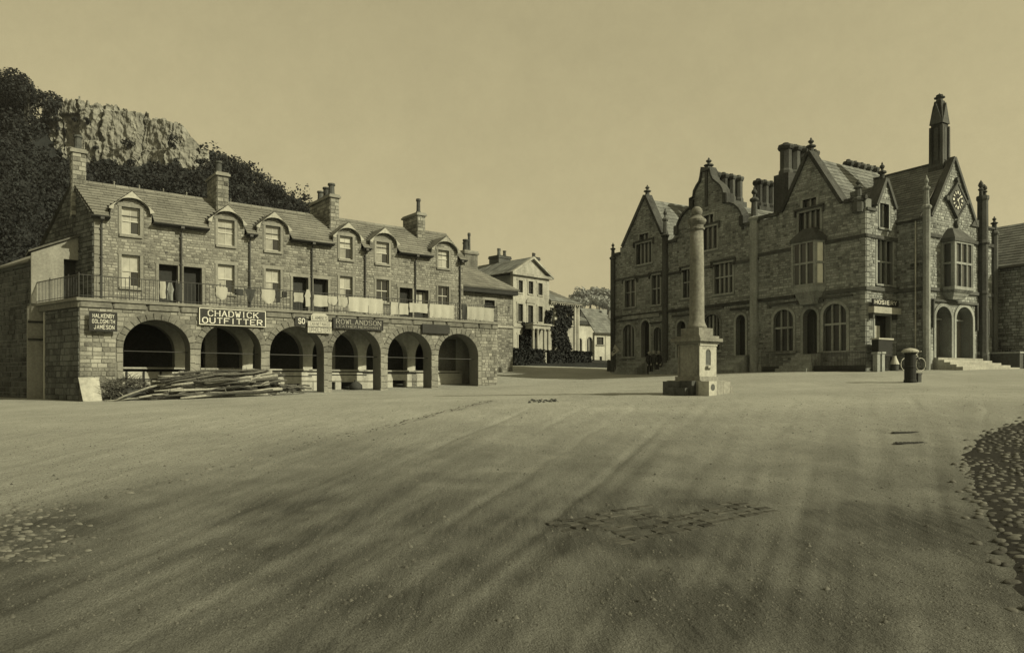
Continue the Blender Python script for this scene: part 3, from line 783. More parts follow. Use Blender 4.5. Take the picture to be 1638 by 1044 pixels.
# balcony slab: a moulded band of long stones, one stone a part
side = [(0, 0), (-1.33, 4.9)]
slab = MB()
P = [(-.12, -.14), (AL + .12, -.14), (AL + .12, YU + .1), (-.9, YU + 2.3), (-1.5, 4.9)]
slab.v = [(x, y, ZC - .13) for x, y in P] + [(x, y, ZC) for x, y in P]
slab.f = [(4, 3, 2, 1, 0), (5, 6, 7, 8, 9)] + [(i, (i + 1) % 5, 5 + (i + 1) % 5, 5 + i) for i in range(5)]
slab = slab.build('balcony_slab', 'dressed', arc)
x = -.06
while x < AL:
    l = min(R(.9, 1.5), AL + .06 - x)
    inst('band_stone', unit_stone('band'), slab, AF.map(x + l / 2, 0, ZC - .28), AF.rot, (l - .015, .07 + R(0, .015), .29)); x += l
MB().box(-.02, AL, .02, .6, ZC - .425, ZC - .135).build('band_backing', 'band', slab)
SF = Face(A, -1.33, 4.9, 1.33, -4.9)   # left return of the arcade, a from back to front
SL = math.hypot(1.33, 4.9)
MB().box(.6, SL - .002, -.5, .06, ZC - .40, ZC - .133, SF.map).build('side_band', 'band', slab)
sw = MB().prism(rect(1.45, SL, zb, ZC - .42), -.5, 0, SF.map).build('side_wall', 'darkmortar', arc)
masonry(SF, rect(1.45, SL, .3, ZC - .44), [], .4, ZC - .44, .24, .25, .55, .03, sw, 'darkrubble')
MB().box(1.2, 1.34, -.3, .0, zb, ZC - .42, SF.map).build('door_post', 'white', arc)
# iron tie rods and collars on the piers
MB().tube([AF.map(arches[0][0] + .1, -.4, E + 1.28), AF.map(AL - 1, -.4, E + 1.22)], .022, 6).build('tie_rod', 'iron', arc)
# inner arcade wall that carries the cottages
IF = Face(A, 0, YU)
outer = [(.9, zb)]
for a0, a1 in arches:
    a0, a1 = a0 + .02, a1 - .06
    c, hw = (a0 + a1) / 2, (a1 - a0) / 2
    outer += [(a0, zb)] + [(c - hw * math.cos(PI * i / 14), ZCR - RISE + RISE * math.sin(PI * i / 14)) for i in range(15)] + [(a1, zb)]
outer += [(AL, zb), (AL, ZC - .14), (.9, ZC - .14)]
iw = MB().prism(outer, -.55, 0, IF.map).build('inner_arcade_wall', 'lime', arc)
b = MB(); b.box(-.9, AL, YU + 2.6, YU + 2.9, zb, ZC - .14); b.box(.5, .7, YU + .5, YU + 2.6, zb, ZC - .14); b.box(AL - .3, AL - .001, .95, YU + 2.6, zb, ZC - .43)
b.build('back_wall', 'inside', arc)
for k, (a0, a1) in enumerate(arches):   # whitewashed parapet and sill rail under each inner arch; cellar openings at the foot
    zt = E + .58 - .012 * k; g = gz(*A.world((a0 + a1) / 2, YU))
    b = MB(); x0, x1 = a0 - (.42 if k else .1), a1 + .42
    lo = E + (.40 if k else .36) - .005 * k
    cells = [] if k in (0, 5) else [(a0 + .35, a0 + 1.25), (a0 + 1.6, a0 + 2.5)]
    hz = g + .42
    b.box(x0, x1, YU - .34, YU - .1, hz, lo)
    e = x0
    for c0, c1 in cells + [(x1, x1)]:
        if c0 - e > .02: b.box(e, c0, YU - .34, YU - .1, zb, hz)
        e = c1
    pw = b.build('parapet', 'lime', arc)
    MB().box(x0 + .06, x1 - .1, YU - .46, YU - .05, zt - .09, zt).build('sill_rail', 'pale', pw)
    MB().box(x0 + .06, x1 - .1, YU - .35, YU - .30, hz + .38, hz + .44).build('rail', 'dark', pw)
    MB().box(x0 + .1, x1 - .12, YU - .2, YU - .12, lo + .01, zt - .1).build('sill_gap_shade', 'dark', pw)  # dark strip painted in for the shaded gap under the sill
    if k == 0:
        for q in range(3): MB().box(a0 + .5 + q * .75, a0 + .58 + q * .75, YU - .39, YU - .345, zb, lo).build('post', 'dark', pw)
    if k in (1, 3): MB().box(a0 + 1.1, a0 + 1.7, YU + .7, YU + 1.1, zb, ZC - .2).build('shop_pier', 'rubble', arc)
    if k == 5: MB().box(a0 + 1.0, a1 + .1, YU - .08, YU + .2, zb, ZC - 1.0).build('shop_front', 'band', arc)
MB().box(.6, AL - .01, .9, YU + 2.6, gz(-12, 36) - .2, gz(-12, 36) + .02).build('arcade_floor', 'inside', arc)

# --- cottages above
UL, UR = AU.a(150), AU.a(741)
ZE = E + 7.72; ZRG = E + 9.75; YR = YU + 2.2          # eaves, ridge
YE = YU - .26                                        # front edge of the roof
def roof_z(y): return ZE + (ZRG - ZE) * (y - YE) / (YR - YE)
dorm_px = [(176, 242.7), (333.5, 391), (410.5, 463), (532.3, 577.6), (591.4, 635), (689.6, 731.7)]
dorms = [(AU.a(l), AU.a(r)) for l, r in dorm_px]
ZF, ZAp = ZE + .50, ZE + 1.32                        # dormer shoulder and apex
win_px = [(194.4, 224), (348.4, 375), (424.8, 448.5), (543.4, 563.8), (601.8, 622), (700.6, 717.9)]
up_px = [(330, 374), (350, 391), (360, 400), (376.5, 413.5), (386, 420.5), (399, 427.5)]
lo_px = [(406.5, 458), (422, 468), (429.5, 470), (441, 480), (446, 482), (456.8, 488)]
doors_px = [(254, 284.5, 422), (293.7, 322.7, 426), (468.4, 493, 442), (501, 524.7, 445), (639, 659.7, 459.4), (665, 685, 462.8)]
outer = [(UL, ZC - .1), (UR, ZC - .1), (UR, ZE - .02)]
for a0, a1 in reversed(dorms):
    if a1 < UR - .02: outer += [(a1, ZE - .02)]
    outer += [(min(a1, UR - .001), ZF), ((a0 + a1) / 2, ZAp - .1), (a0, ZF), (a0, ZE - .02)]
outer += [(UL, ZE - .02)]
holes = []; ups = []; los = []; drs = []
for (l, r), (t, bt), (lt, lb) in zip(win_px, up_px, lo_px):
    a0, a1 = AU.a(l), AU.a(r)
    ups.append((a0, a1, AU.z(l, bt), AU.z(l, t))); los.append((a0, a1, AU.z(l, lb), AU.z(l, lt)))
for l, r, t in doors_px: drs.append((AU.a(l), AU.a(r), ZC + .03, AU.z(l, t)))
holes = [rect(*q) for q in ups + los + drs]
uw = MB().prism(outer, -.45, 0, AU.map, holes).build('cottage_wall', 'mortar', arc)
masonry(AU, outer, [grow(h, .16) for h in holes], ZC, ZAp - .1, .125, .14, .36, .014, uw, 'rubble')
for k, q in enumerate(ups):
    surround(AU, *q, uw, wd=.13, pr=.03)
    sash(AU, *q, arc, pane='paleglass', low=('glass' if k in (0, 2, 3, 4) else None))
for k, q in enumerate(los):
    surround(AU, *q, uw, wd=.13, pr=.03)
    sash(AU, *q, arc, pane=('glass' if k >= 4 else 'paleglass'), low='glass')
for k, q in enumerate(drs):
    surround(AU, *q, uw, wd=.13, pr=.03, name='door_surround')
    d = MB().box(q[0], q[1], -.42, -.36, q[2], q[3], AU.map).build('door', 'dark', arc)
    if k == 5:
        for i in range(3): MB().box(q[0] + .08 + i * .32, q[0] + .33 + i * .32, -.36, -.345, q[2] + .9, q[3] - .12, AU.map).build('pale_panel', 'lime', d)
    else:
        for i in range(2): MB().box(q[0] + .1 + i * .48, q[0] + .46 + i * .48, -.36, -.345, q[2] + .15, q[3] - .9, AU.map).build('door_panel', 'dark', d)
    MB().box(q[0] - .05, q[1] + .05, -.3, .12, ZC + .002, ZC + .028, AU.map).build('doorstep', 'dressed', d)
# corner strip of long dressed stones
z = ZC + .02; k = 0
while z < ZE - .1:
    h = R(.28, .4); l = .46 if k % 2 else .28
    inst('quoin', unit_stone('dressed'), uw, AU.map(UL + l / 2, 0, z + h / 2), AU.rot, (l, .035, h - .012)); z += h; k += 1
# gable end, in shade, with its long back slope
GF = Face(A, UL - .264 * 8.2, YU + .965 * 8.2, .264, -.965)
GL = 8.2; gr = GL - (YR - YU) / .965
gp = [(0, ZC - 2.5), (GL, ZC - 2.5), (GL, ZE + .12), (gr, ZRG - .06), (0, ZRG - .06 - gr * .76)]
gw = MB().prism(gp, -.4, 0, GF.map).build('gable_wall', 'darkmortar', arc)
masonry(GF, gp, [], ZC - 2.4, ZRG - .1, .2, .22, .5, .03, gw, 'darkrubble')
MB().prism([(UR, ZC - 4), (UR + .001 + 6, ZC - 4), (UR + 6, ZE - .5), (UR + 2.3, ZRG - .08), (UR, ZE)], 0, .4, lambda a, o, z: (UR - o, YU + .002 + a - UR, z)).build('end_wall', 'mortar', arc)
# roof: stone slates in courses, interrupted by the dormers
roof = MB()
xl = lambda y: UL - .30 * (y - YU) * .9 - .1
roof.add([(xl(YU + .2), YU + .1, roof_z(YU + .1) - .09), (UR + .1, YU + .1, roof_z(YU + .1) - .09), (UR + .1, YR, ZRG - .08), (xl(YR), YR, ZRG - .08)], [(0, 1, 2, 3)])
roof.add([(xl(YR), YR, ZRG - .06), (UR + .1, YR, ZRG - .06), (UR + .1, YR + 4.6, ZRG - 3.5), (xl(YR) - 1.3, YR + 4.6, ZRG - 3.5)], [(0, 1, 2, 3)])
roof = roof.build('roof', 'deck', arc)
def slates(name, m, parent, y0, z0, y1, z1, x_of, skip, n_rows, l0, l1, mp=None, th=.03):
    b = MB(); ls = math.hypot(y1 - y0, z1 - z0); ny, nz = -(z1 - z0) / ls, (y1 - y0) / ls
    for r_ in range(n_rows):
        t0, t1 = r_ / n_rows, min((r_ + 1.35) / n_rows, 1.0)
        ya, za, yb, zb_ = y0 + (y1 - y0) * t0, z0 + (z1 - z0) * t0, y0 + (y1 - y0) * t1, z0 + (z1 - z0) * t1
        iv = [x_of(ya)]
        for s in skip(za): iv = subtract(iv, [s])
        for xa, xb in iv:
            x = xa
            while x < xb - .02:
                l = R(l0, l1)
                if xb - x - l < l0 * .6: l = xb - x
                e = R(.0, .014); g = .006
                vs = []
                for (yy, zz, lift) in ((ya, za, th * 1.15 + e), (yb, zb_, .006)):
                    for dn in (0, th):
                        for xx in (x + g, x + l - g): vs.append((xx, yy + ny * (lift + dn), zz + nz * (lift + dn)))
                if mp: vs = [mp(*q) for q in vs]
                b.add(vs, [(2, 3, 7, 6), (0, 1, 3, 2), (0, 2, 6, 4), (1, 5, 7, 3), (0, 4, 5, 1)])
                x += l
    return b.build(name, m, parent, kind='stuff')
def dskip(z):
    r = []
    for a0, a1 in dorms:
        c, hw = (a0 + a1) / 2, (a1 - a0) / 2 + .06
        k = 1 if z < ZF else max(0, (ZAp - z) / (ZAp - ZF))
        if k > 0: r.append((c - hw * k, c + hw * k))
    return r
slates('slate_cover', 'slate', roof, YE, ZE - .04, YR, ZRG - .04, lambda y: (xl(y), UR + .12), dskip, 12, .45, .95, th=.042)
b = MB(); x = xl(YR)
while x < UR:
    l = min(R(.5, .8), UR + .1 - x)
    inst('ridge_stone', unit_mesh('ridge', 'slate', lambda q: q.add([(-.5, -.16, -.10), (-.5, 0, .07), (-.5, .16, -.10), (.5, -.16, -.10), (.5, 0, .07), (.5, .16, -.10)], [(0, 1, 4, 3), (1, 2, 5, 4), (0, 2, 1), (3, 4, 5)])), roof, (x + l / 2, YR, ZRG + .05), 0, (l - .015, 1, 1)); x += l
for k in range(6): MB().lathe(UL + 1.2 + k * 1.15, YR, [(.035, ZRG + .08), (.03, ZRG + .2), (.05, ZRG + .24), (.01, ZRG + .3)], 6).build('ridge_knob', 'slate', roof)
for a, (a0, a1) in enumerate(dorms):
    c, hw = (a0 + a1) / 2, (a1 - a0) / 2; q = MB()
    yb = YE + (YR - YE) * (ZAp - ZE) / (ZRG - ZE); yf = YE + (YR - YE) * (ZF - ZE) / (ZRG - ZE)
    for s in (-1, 1):
        x0, x1 = c + s * (hw + .05), c
        q.add([(x0, YU - .16, ZF - .04), (x1, YU - .16, ZAp), (x1, yb, ZAp), (x0, yf, ZF - .04), (x0, YU - .16, ZF + .03), (x1, YU - .16, ZAp + .075), (x1, yb, ZAp + .075), (x0, yf, ZF + .03)], [(0, 1, 2, 3), (4, 5, 6, 7), (0, 1, 5, 4), (0, 3, 7, 4)])
        q.add([(c + s * hw * .995, YU + .01, ZE - .05), (c + s * hw * .995, yf, ZF - .02), (c + s * hw * .995, YU + .01, ZF - .02)], [(0, 1, 2)])
    d = q.build('dormer', 'slate', arc)
    for s in (-1, 1):
        Lx = math.hypot(hw + .05, ZAp - ZF)
        def mp(xx, yy, zz, s=s): return (c + s * yy, xx, zz)
        bb = MB(); n = 5
        for r_ in range(n):
            t0, t1 = r_ / n, min(1, (r_ + 1.3) / n)
            pa = (hw + .07) * (1 - t0); pb = (hw + .07) * (1 - t1); za = ZF + .03 + (ZAp - ZF + .05) * t0; zb2 = ZF + .03 + (ZAp - ZF + .05) * t1
            y2a = YE + (YR - YE) * (za - .03 - ZE) / (ZRG - ZE) + .1; x = YU - .19
            while x < y2a - .03:
                l = min(R(.25, .45), y2a - x)
                bb.add([(c + s * pa, x + .005, za + .03), (c + s * pa, x + l - .005, za + .03), (c + s * pb, x + l - .005, zb2 + .012), (c + s * pb, x + .005, zb2 + .012), (c + s * pa, x + .005, za - .01), (c + s * pa, x + l - .005, za - .01)], [(0, 1, 2, 3), (0, 1, 5, 4)])
                x += l
        bb.build('slate_cover', 'slate', d, kind='stuff')
    # pale arched bargeboard
    g = [(c - hw - .08, ZF - .06), (c - hw + .10, ZF - .10)]
    arcp = [(c - (hw - .12) * math.cos(PI * i / 12), ZF - .02 + (ZAp - ZF - .24) * math.sin(PI * i / 12)) for i in range(1, 12)]
    g += arcp + [(c + hw - .10, ZF - .10), (c + hw + .08, ZF - .06), (c + hw + .06, ZF + .03), (c, ZAp + .05), (c - hw - .06, ZF + .03)]
    MB().prism(g, .17, .24, AU.map).build('bargeboard', 'pale', d)
# gutters and downpipes
edges = [UL - .15] + [q for a0, a1 in dorms for q in (a0 - .03, a1 + .03)] + [UR + .1]
for k in range(0, len(edges) - 1, 2):
    if edges[k + 1] - edges[k] > .1:
        g = MB()
        n = 7; vs = []
        for x in (edges[k], edges[k + 1]):
            for i in range(n): t = PI + PI * i / (n - 1); vs.append((x, YE - .07 + .09 * math.cos(t), ZE + .015 + .09 * math.sin(t)))
        g.add(vs, [(i, i + 1, n + i + 1, n + i) for i in range(n - 1)] + [tuple(range(n)), tuple(range(n, 2 * n))])
        g.box(edges[k], edges[k + 1], YE - .02, YU + .0, ZE - .11, ZE - .035)
        g.build('gutter', 'iron', arc)
for px in (162, 289.5, 399, 498.3, 583.4, 663.8, 735.1):
    a = AU.a(px); p = MB()
    p.tube([(a, YE - .07, ZE - .06), (a, YE - .06, ZE - .14), (a, YU - .08, ZE - .34), (a, YU - .08, ZC + .12), (a, YU - .16, ZC + .04)], .045, 8)
    p.box(a - .08, a + .08, YE - .15, YE - .01, ZE - .16, ZE - .05)
    for z in (ZC + 1.0, ZC + 2.2, ZE - .6): p.box(a - .075, a + .075, YU - .1, YU + .01, z, z + .05)
    p.build('downpipe', 'iron', arc)
MB().box(AU.a(264), AU.a(268), -.02, .03, AU.z(264, 405), AU.z(264, 402), AU.map).build('vent', 'iron', arc)

def chimney(bld, x0, x1, y0, y1, z0, z1, pots, m='rubble', cap='dressed', pot_m='sooty'):
    c = MB().box(x0, x1, y0, y1, z0, z1 - .02).build('chimney', 'mortar', bld)
    b = MB()
    for (ox, oy, ux, uy, l) in ((x0, y0, 1, 0, x1 - x0), (x1, y0, 0, 1, y1 - y0), (x0, y1, 0, -1, y1 - y0)):
        f = Face(A, ox, oy, ux, uy); z = z0; k = 0   # only the mapping is used
        while z < z1 - .2:
            h = min(.22, z1 - .2 - z); x = 0 if k % 2 else -.12
            while x < l:
                e = min(x + R(.3, .45), l)
                if e - max(x, 0) > .04: b.stone(f.map, max(x, 0) + .006, e - .006, z + .006, z + h - .006, .018 + R(0, .012), .015)
                x = e
            z += h; k += 1
    b.build('stonework', m, c, kind='stuff')
    MB().box(x0 - .1, x1 + .1, y0 - .1, y1 + .1, z1 - .2, z1 - .08).box(x0 - .04, x1 + .04, y0 - .04, y1 + .04, z1 - .08, z1).build('chimney_cap', cap, c)
    for (px, py, r, h) in pots:
        MB().lathe(px, py, [(r * 1.15, z1 - .01), (r * 1.05, z1 + h * .12), (r * .85, z1 + h * .2), (r * .78, z1 + h * .8), (r * 1.05, z1 + h * .86), (r * 1.0, z1 + h)], 10).build('chimney_pot', pot_m, c, smooth=False)
    return c
def ch_at(pl, pr, ytop, y0, y1, pots, m='rubble', zlow=None):
    f = Face(A, 0, y0); x0, x1 = f.a(pl), f.a(pr); zt = f.z(pr, ytop)
    chimney(arc, x0, x1, y0, y1, zlow or (ZE + .3), zt, [(x0 + (x1 - x0) * u, y0 + (y1 - y0) * v, r, h) for u, v, r, h in pots], m)
ch_at(115.5, 137, 240, YR - .35, YR + .35, [(.5, .5, .2, .75)])
ch_at(347.5, 365, 277, YR - 1.0, YR + .9, [(.4, .3, .2, .7), (.6, .75, .17, .5)])
ch_at(528.5, 542, 312, YR - 1.25, YR + 1.75, [(.5, .15, .22, .72), (.5, .42, .2, .66), (.5, .7, .2, .6)])
ch_at(668, 680, 341, YR - .9, YR + 1.0, [(.5, .2, .15, .95)])

# lean-to against the gable at the balcony end, with a dark doorway, and the wall below it
LF = Face(A, -1.45, 4.25)
l1 = LF.a(129)
ll = [(0, ZC), (l1, ZC), (l1, LF.z(128, 377)), (0, LF.z(53, 404))]
dh = rect(LF.a(102), LF.a(126), ZC + .02, LF.z(102, 414))
lw = MB().prism(ll, -.35, 0, LF.map, [dh]).build('lean_to_wall', 'dressed', arc)
MB().box(dh[0][0], dh[1][0], -.34, -.3, dh[0][1], dh[2][1], LF.map).build('lean_to_door', 'dark', arc)
MB().prism([(-.12, ll[3][1] + .0), (l1 + .1, ll[2][1] + .04), (l1 + .1, ll[2][1] + .12), (-.12, ll[3][1] + .09)], -1.6, .16, LF.map).build('lean_to_roof', 'deck', arc)
MB().prism(rect(-.15, .68, zb, ZC - .14), -.4, .1, LF.map).build('lower_wall', 'dressed', arc)
for py in (515, 543): MB().box(-.14, .66, .1, .16, LF.z(60, py + 1.5), LF.z(60, py - 1.5), LF.map).build('wall_batten', 'dark', arc)
MB().box(.8, 1.3, -.5, -.4, zb, ZC - .14, LF.map).build('side_door', 'dark', arc)

# dark outbuilding at the left edge
OB = Frame(-22.99, 34.47, 0); d_ = math.atan2(.6, -.8)
ob = thing('outbuilding', 'dark shaded stone outbuilding at the left edge beside the lean-to', 'building', (-22.99, 34.6, 0.2), 0, world_z=True)
OF = Face(Frame(0, 0, 0), 8 * -.8, 8 * .6, .8, -.6)
op = [(0, zb), (7.85, zb), (7.85, E + 5.6), (0, E + 5.6)]
ow = MB().prism(op, -.4, 0, OF.map).build('wall', 'hall_mortar', ob)
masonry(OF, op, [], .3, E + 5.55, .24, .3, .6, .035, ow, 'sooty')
orf = MB().prism([(0, E + 5.62), (8.0, E + 5.62), (8.0, E + 5.72), (0, E + 5.72)], -.2, .25, OF.map)
orf.add([OF.map(0, .25, E + 5.6), OF.map(8.0, .25, E + 5.6), OF.map(8.0, -2.4, E + 7.0), OF.map(0, -2.4, E + 7.0)], [(0, 1, 2, 3)])
orf.build('roof', 'slate', ob)
for u in (2.6, 4.8): MB().box(u, u + .8, -.1, .02, E + 2.2, E + 3.6, OF.map).build('shutter', 'dark', ob)

# balcony railing: rails, posts and one baluster per bar
rl = fthing('balcony_railing', 'thin black iron railing along the balcony edge above the arches', 'railing', A, ZC)
RZ = ZC + 1.0
def rail_run(p, q, n):
    (x0, y0), (x1, y1) = p, q; rt = math.atan2(y1 - y0, x1 - x0); L_ = math.hypot(x1 - x0, y1 - y0)
    b = MB(); b.tube([(x0, y0, RZ), (x1, y1, RZ)], .022, 6); b.build('top_rail', 'iron', rl)
    b = MB(); b.tube([(x0, y0, ZC + .1), (x1, y1, ZC + .1)], .016, 5); b.build('bottom_rail', 'iron', rl)
    for i in range(n + 1):
        t = i / n; k = i % 12 == 0
        inst('post' if k else 'baluster', unit_mesh('bar_post' if k else 'bar', 'iron', lambda b: b.lathe(0, 0, [(.024 if k else .0125, 0), (.024 if k else .0125, 1)], 6)), rl, (x0 + (x1 - x0) * t, y0 + (y1 - y0) * t, ZC + .001), rt, (1, 1, 1.10 if k else 1.0))
rail_run((-.02, -.02), (AL, -.02), 138)
rail_run((-1.36, 4.75), (-.04, .03), 30)
rail_run((AL + .02, .04), (AL + .02, YU - .1), 16)

# signs on the arcade
def board(name, label, l, r, t, b_, o, lines, dark=True, frame=True, th=.07, ink='gilt'):
    f = AF; a0, a1 = f.a(l, o), f.a(r, o); z1, z0 = (f.z(l, t, o) + f.z(r, t + (r - l) * .06, o)) / 2, (f.z(l, b_, o) + f.z(r, b_ + (r - l) * .05, o)) / 2
    c = (a0 + a1) / 2; p = f.map(c, o, z0)
    wx, wy = A.world(p[0], p[1])
    s = thing(name, label, 'sign', (wx, wy, z0), A.ang)
    g = Face(Frame(0, 0, 0), 0, 0); W_, H_ = a1 - a0, z1 - z0
    bd = MB().box(-W_ / 2, W_ / 2, 0, th, 0, H_).build('board', 'sign' if dark else 'white', s)
    if frame:
        q = MB(); e = .035
        for u in ((-W_ / 2, W_ / 2, 0, e), (-W_ / 2, W_ / 2, H_ - e, H_), (-W_ / 2, -W_ / 2 + e, e, H_ - e), (W_ / 2 - e, W_ / 2, e, H_ - e)): q.box(u[0], u[1], -.02, .0, u[2], u[3])
        q.build('frame', 'gilt' if frame == 'gilt' else 'sign', s)
    for k, (txt, u0, u1, v0, v1, th_, se) in enumerate(lines):
        q = MB(); lettering(q, g, txt, -W_ / 2 + W_ * u0, -W_ / 2 + W_ * u1, H_ * v0, H_ * v1, .001, th_, se)
        q.build('lettering', ink if dark else 'sign', s)
    q = MB()
    for u in (-.36, .36): q.box(W_ * u - .025, W_ * u + .025, th, o - .03, H_ * .8, H_ * .85)
    q.build('bracket', 'iron', s)
    return s, W_, H_
sg, W_, H_ = board('shop_sign', 'small dark three-line sign on the corner pier left of the first arch', 142.5, 187.5, 497.5, 528.5, .30, [('HALKENBY', .13, .89, .70, .89, .8, False), ('GOLDSMITH', .11, .91, .41, .60, .8, False), ('JAMESON', .17, .89, .12, .31, .8, False)])
board('shop_sign', 'black framed CHADWICK OUTFITTER board over the second arch', 318.5, 425, 491.5, 518.5, .16, [('CHADWICK', .13, .88, .54, .87, .85, True), ('OUTFITTER', .05, .94, .12, .43, .9, False)], frame='gilt')
board('shop_sign', 'small dark board reading SO beside the pale three-line sign', 472, 490, 506, 520, .10, [('SO', .3, .85, .25, .8, 1.1, False)], frame=False)
s3, W_, H_ = board('shop_sign', 'pale stepped three-line board reading UPHOLSTERY between third and fourth arches', 492.5, 530.5, 512, 531.5, .22, [('UPHOLSTERY', .06, .95, .08, .42, .6, False), ('CABINET MAKER', .1, .92, .6, .86, .5, False)], dark=False, frame=False)
b = MB(); b.prism([(-W_ * .36, H_), (W_ * .36, H_), (W_ * .34, H_ * 1.42), (W_ * .22, H_ * 1.62), (-W_ * .26, H_ * 1.62), (-W_ * .37, H_ * 1.42)], -.07, 0, Face(Frame(0, 0, 0), 0, 0).map); b.build('crest_board', 'white', s3)
b = MB(); lettering(b, Face(Frame(0, 0, 0), 0, 0), 'LAMBES', -W_ * .31, W_ * .31, H_ * 1.1, H_ * 1.38, .001, .7, True); b.build('lettering', 'sign', s3)
b = MB(); b.box(-W_ / 2, W_ / 2, -.012, -.004, H_ * .47, H_ * .52); b.box(-W_ / 2, W_ / 2, -.012, -.004, H_ * .965, H_ * 1.0); b.build('rule', 'sign', s3)
board('shop_sign', 'long dark ROWLANDSON board above the fourth arch', 533, 613, 507.5, 525, .16, [('ROWLANDSON', .06, .95, .46, .88, .75, True), ('LEATHER MERCHANT', .06, .94, .13, .33, .7, False)], frame=True, ink='faded')
board('shop_sign', 'blank dark weathered board between the fifth and sixth arches', 676, 719.5, 517.5, 532, .2, [], frame=False)

# the washing hung along the railing
def cloth(label, l, r, t, b_, m='cloth', o=.05, shape='sheet', cat='washing', name='hanging_sheet', wav=.025, y_o=0.02):
    f = Face(A, 0, -.02); a0, a1 = f.a(l, o), f.a(r, o)
    z1 = min(f.z((l + r) / 2, t, o), RZ + .03) if shape != 'shirt' else f.z((l + r) / 2, t, o); z0 = f.z((l + r) / 2, b_, o)
    z0 = max(z0, ZC + .05)
    p = f.map((a0 + a1) / 2, o, z1); wx, wy = A.world(p[0], p[1]); s = thing(name, label, cat, (wx, wy, z1), A.ang, 'washing on the balcony railing')
    W_, H_ = a1 - a0, z1 - z0; nx, nz = max(6, int(W_ / .09)), 10; b = MB(); ph = R(0, 6)
    def P(u, v, back):
        x = (u - .5) * W_
        hw = 1.0
        if shape == 'tri': hw = 1 - v * .92
        if shape == 'bag': hw = 1.0 if v < .5 else math.sqrt(max(.02, 1 - ((v - .5) / .55) ** 2)) * 1.0
        if shape == 'shirt': hw = (.35 + 1.2 * v) if v < .45 else .62
        x *= hw
        x += .012 * math.sin(9 * v + ph)
        y = -wav * (.4 + v) * (math.sin(u * W_ * 11 + ph) + .5 * math.sin(u * W_ * 23 + 2 * ph + 2 * v))
        return (x, y + back, -v * H_ - .02 * math.sin(u * 5 + ph) * v)
    for back in (0, .012):
        k0 = len(b.v)
        for j in range(nz + 1):
            for i in range(nx + 1): b.v.append(P(i / nx, j / nz, back))
        for j in range(nz):
            for i in range(nx): k = k0 + j * (nx + 1) + i; b.f.append((k, k + 1, k + nx + 2, k + nx + 1))
    cl = b.build('cloth', m, s, smooth=True)
    q = MB()
    for i in range(nx):   # the fold that goes over the rail
        q.add([(P(i / nx, 0, 0)), P((i + 1) / nx, 0, 0), P((i + 1) / nx, 0, .1), P(i / nx, 0, .1)], [(0, 1, 2, 3)])
        q.add([(P(i / nx, 0, .1)), P((i + 1) / nx, 0, .1), tuple(np.add(P((i + 1) / nx, 0, .1), (0, .01, -.3))), tuple(np.add(P(i / nx, 0, .1), (0, .01, -.3)))], [(0, 1, 2, 3)])
    if shape in ('sheet', 'bag'): q.build('fold', m, s, smooth=True)
    return s
cloth('narrow white towel hanging at the first dark doorway', 256, 265, 450, 477)
cloth('crumpled dark garment hanging next to the narrow white towel', 266, 279, 452, 480, 'greycloth', wav=.05, shape='shirt', name='hanging_garment')
cloth('dark trousers hung just left of the downpipe by the doorways', 281, 290, 453, 481, 'darkcloth', wav=.05, name='hanging_garment')
cloth('white cloth under the second lower window', 345.5, 364, 459, 479, shape='bag')
cloth('small dark rag between the white cloth and the black triangular shawl', 377, 389, 462, 472, 'darkcloth', wav=.04, name='hanging_garment')
cloth('black triangular shawl pointing down on the railing', 391, 409.5, 462, 486, 'darkcloth', shape='tri', name='hanging_garment')
cloth('white bundled sheet below the third lower window', 418.5, 440, 463, 485, shape='bag')
cloth('dark stockings hung right of the white bundled sheet', 441, 448, 466, 484, 'darkcloth', wav=.05, name='hanging_garment')
cloth('small black rag at the post left of the third doorway', 452.5, 459, 466, 475, 'darkcloth', wav=.04, name='hanging_garment')
cloth('white square napkin before the left door of the middle pair', 470, 485, 468, 483)
cloth('white peaked nightshirt hung at the downpipe between the middle doors', 486, 499, 463, 490, shape='shirt', name='hanging_garment')
cloth('white cloth with a ragged hem before the right door of the middle pair', 502, 524, 472, 490)
cloth('white rounded apron left of the fourth lower window', 525, 539.5, 474, 487.5, shape='bag')
cloth('white rounded apron below the fourth lower window', 541, 556, 475, 491, shape='bag')
cloth('wide white sheet covering the railing below the fifth window', 558, 612, 476.5, 500, wav=.03)
cloth('narrow white cloth left of the fifth doorway', 625, 637, 483, 503)
cloth('white towel before the fifth doorway', 638.5, 653, 485, 503)
cloth('white cloth hanging before the sixth, pale-panelled door', 655, 684, 485, 500)
cloth('large white sheet below the sixth lower window', 687, 725.5, 487, 512, wav=.03)
cloth('white sheet at the right end of the balcony past the last downpipe', 747.5, 790, 491.5, 516, wav=.03)
cloth('dark coat on the railing beside the end sheet', 739.5, 746, 487, 513, 'darkcloth', wav=.04, name='hanging_garment')

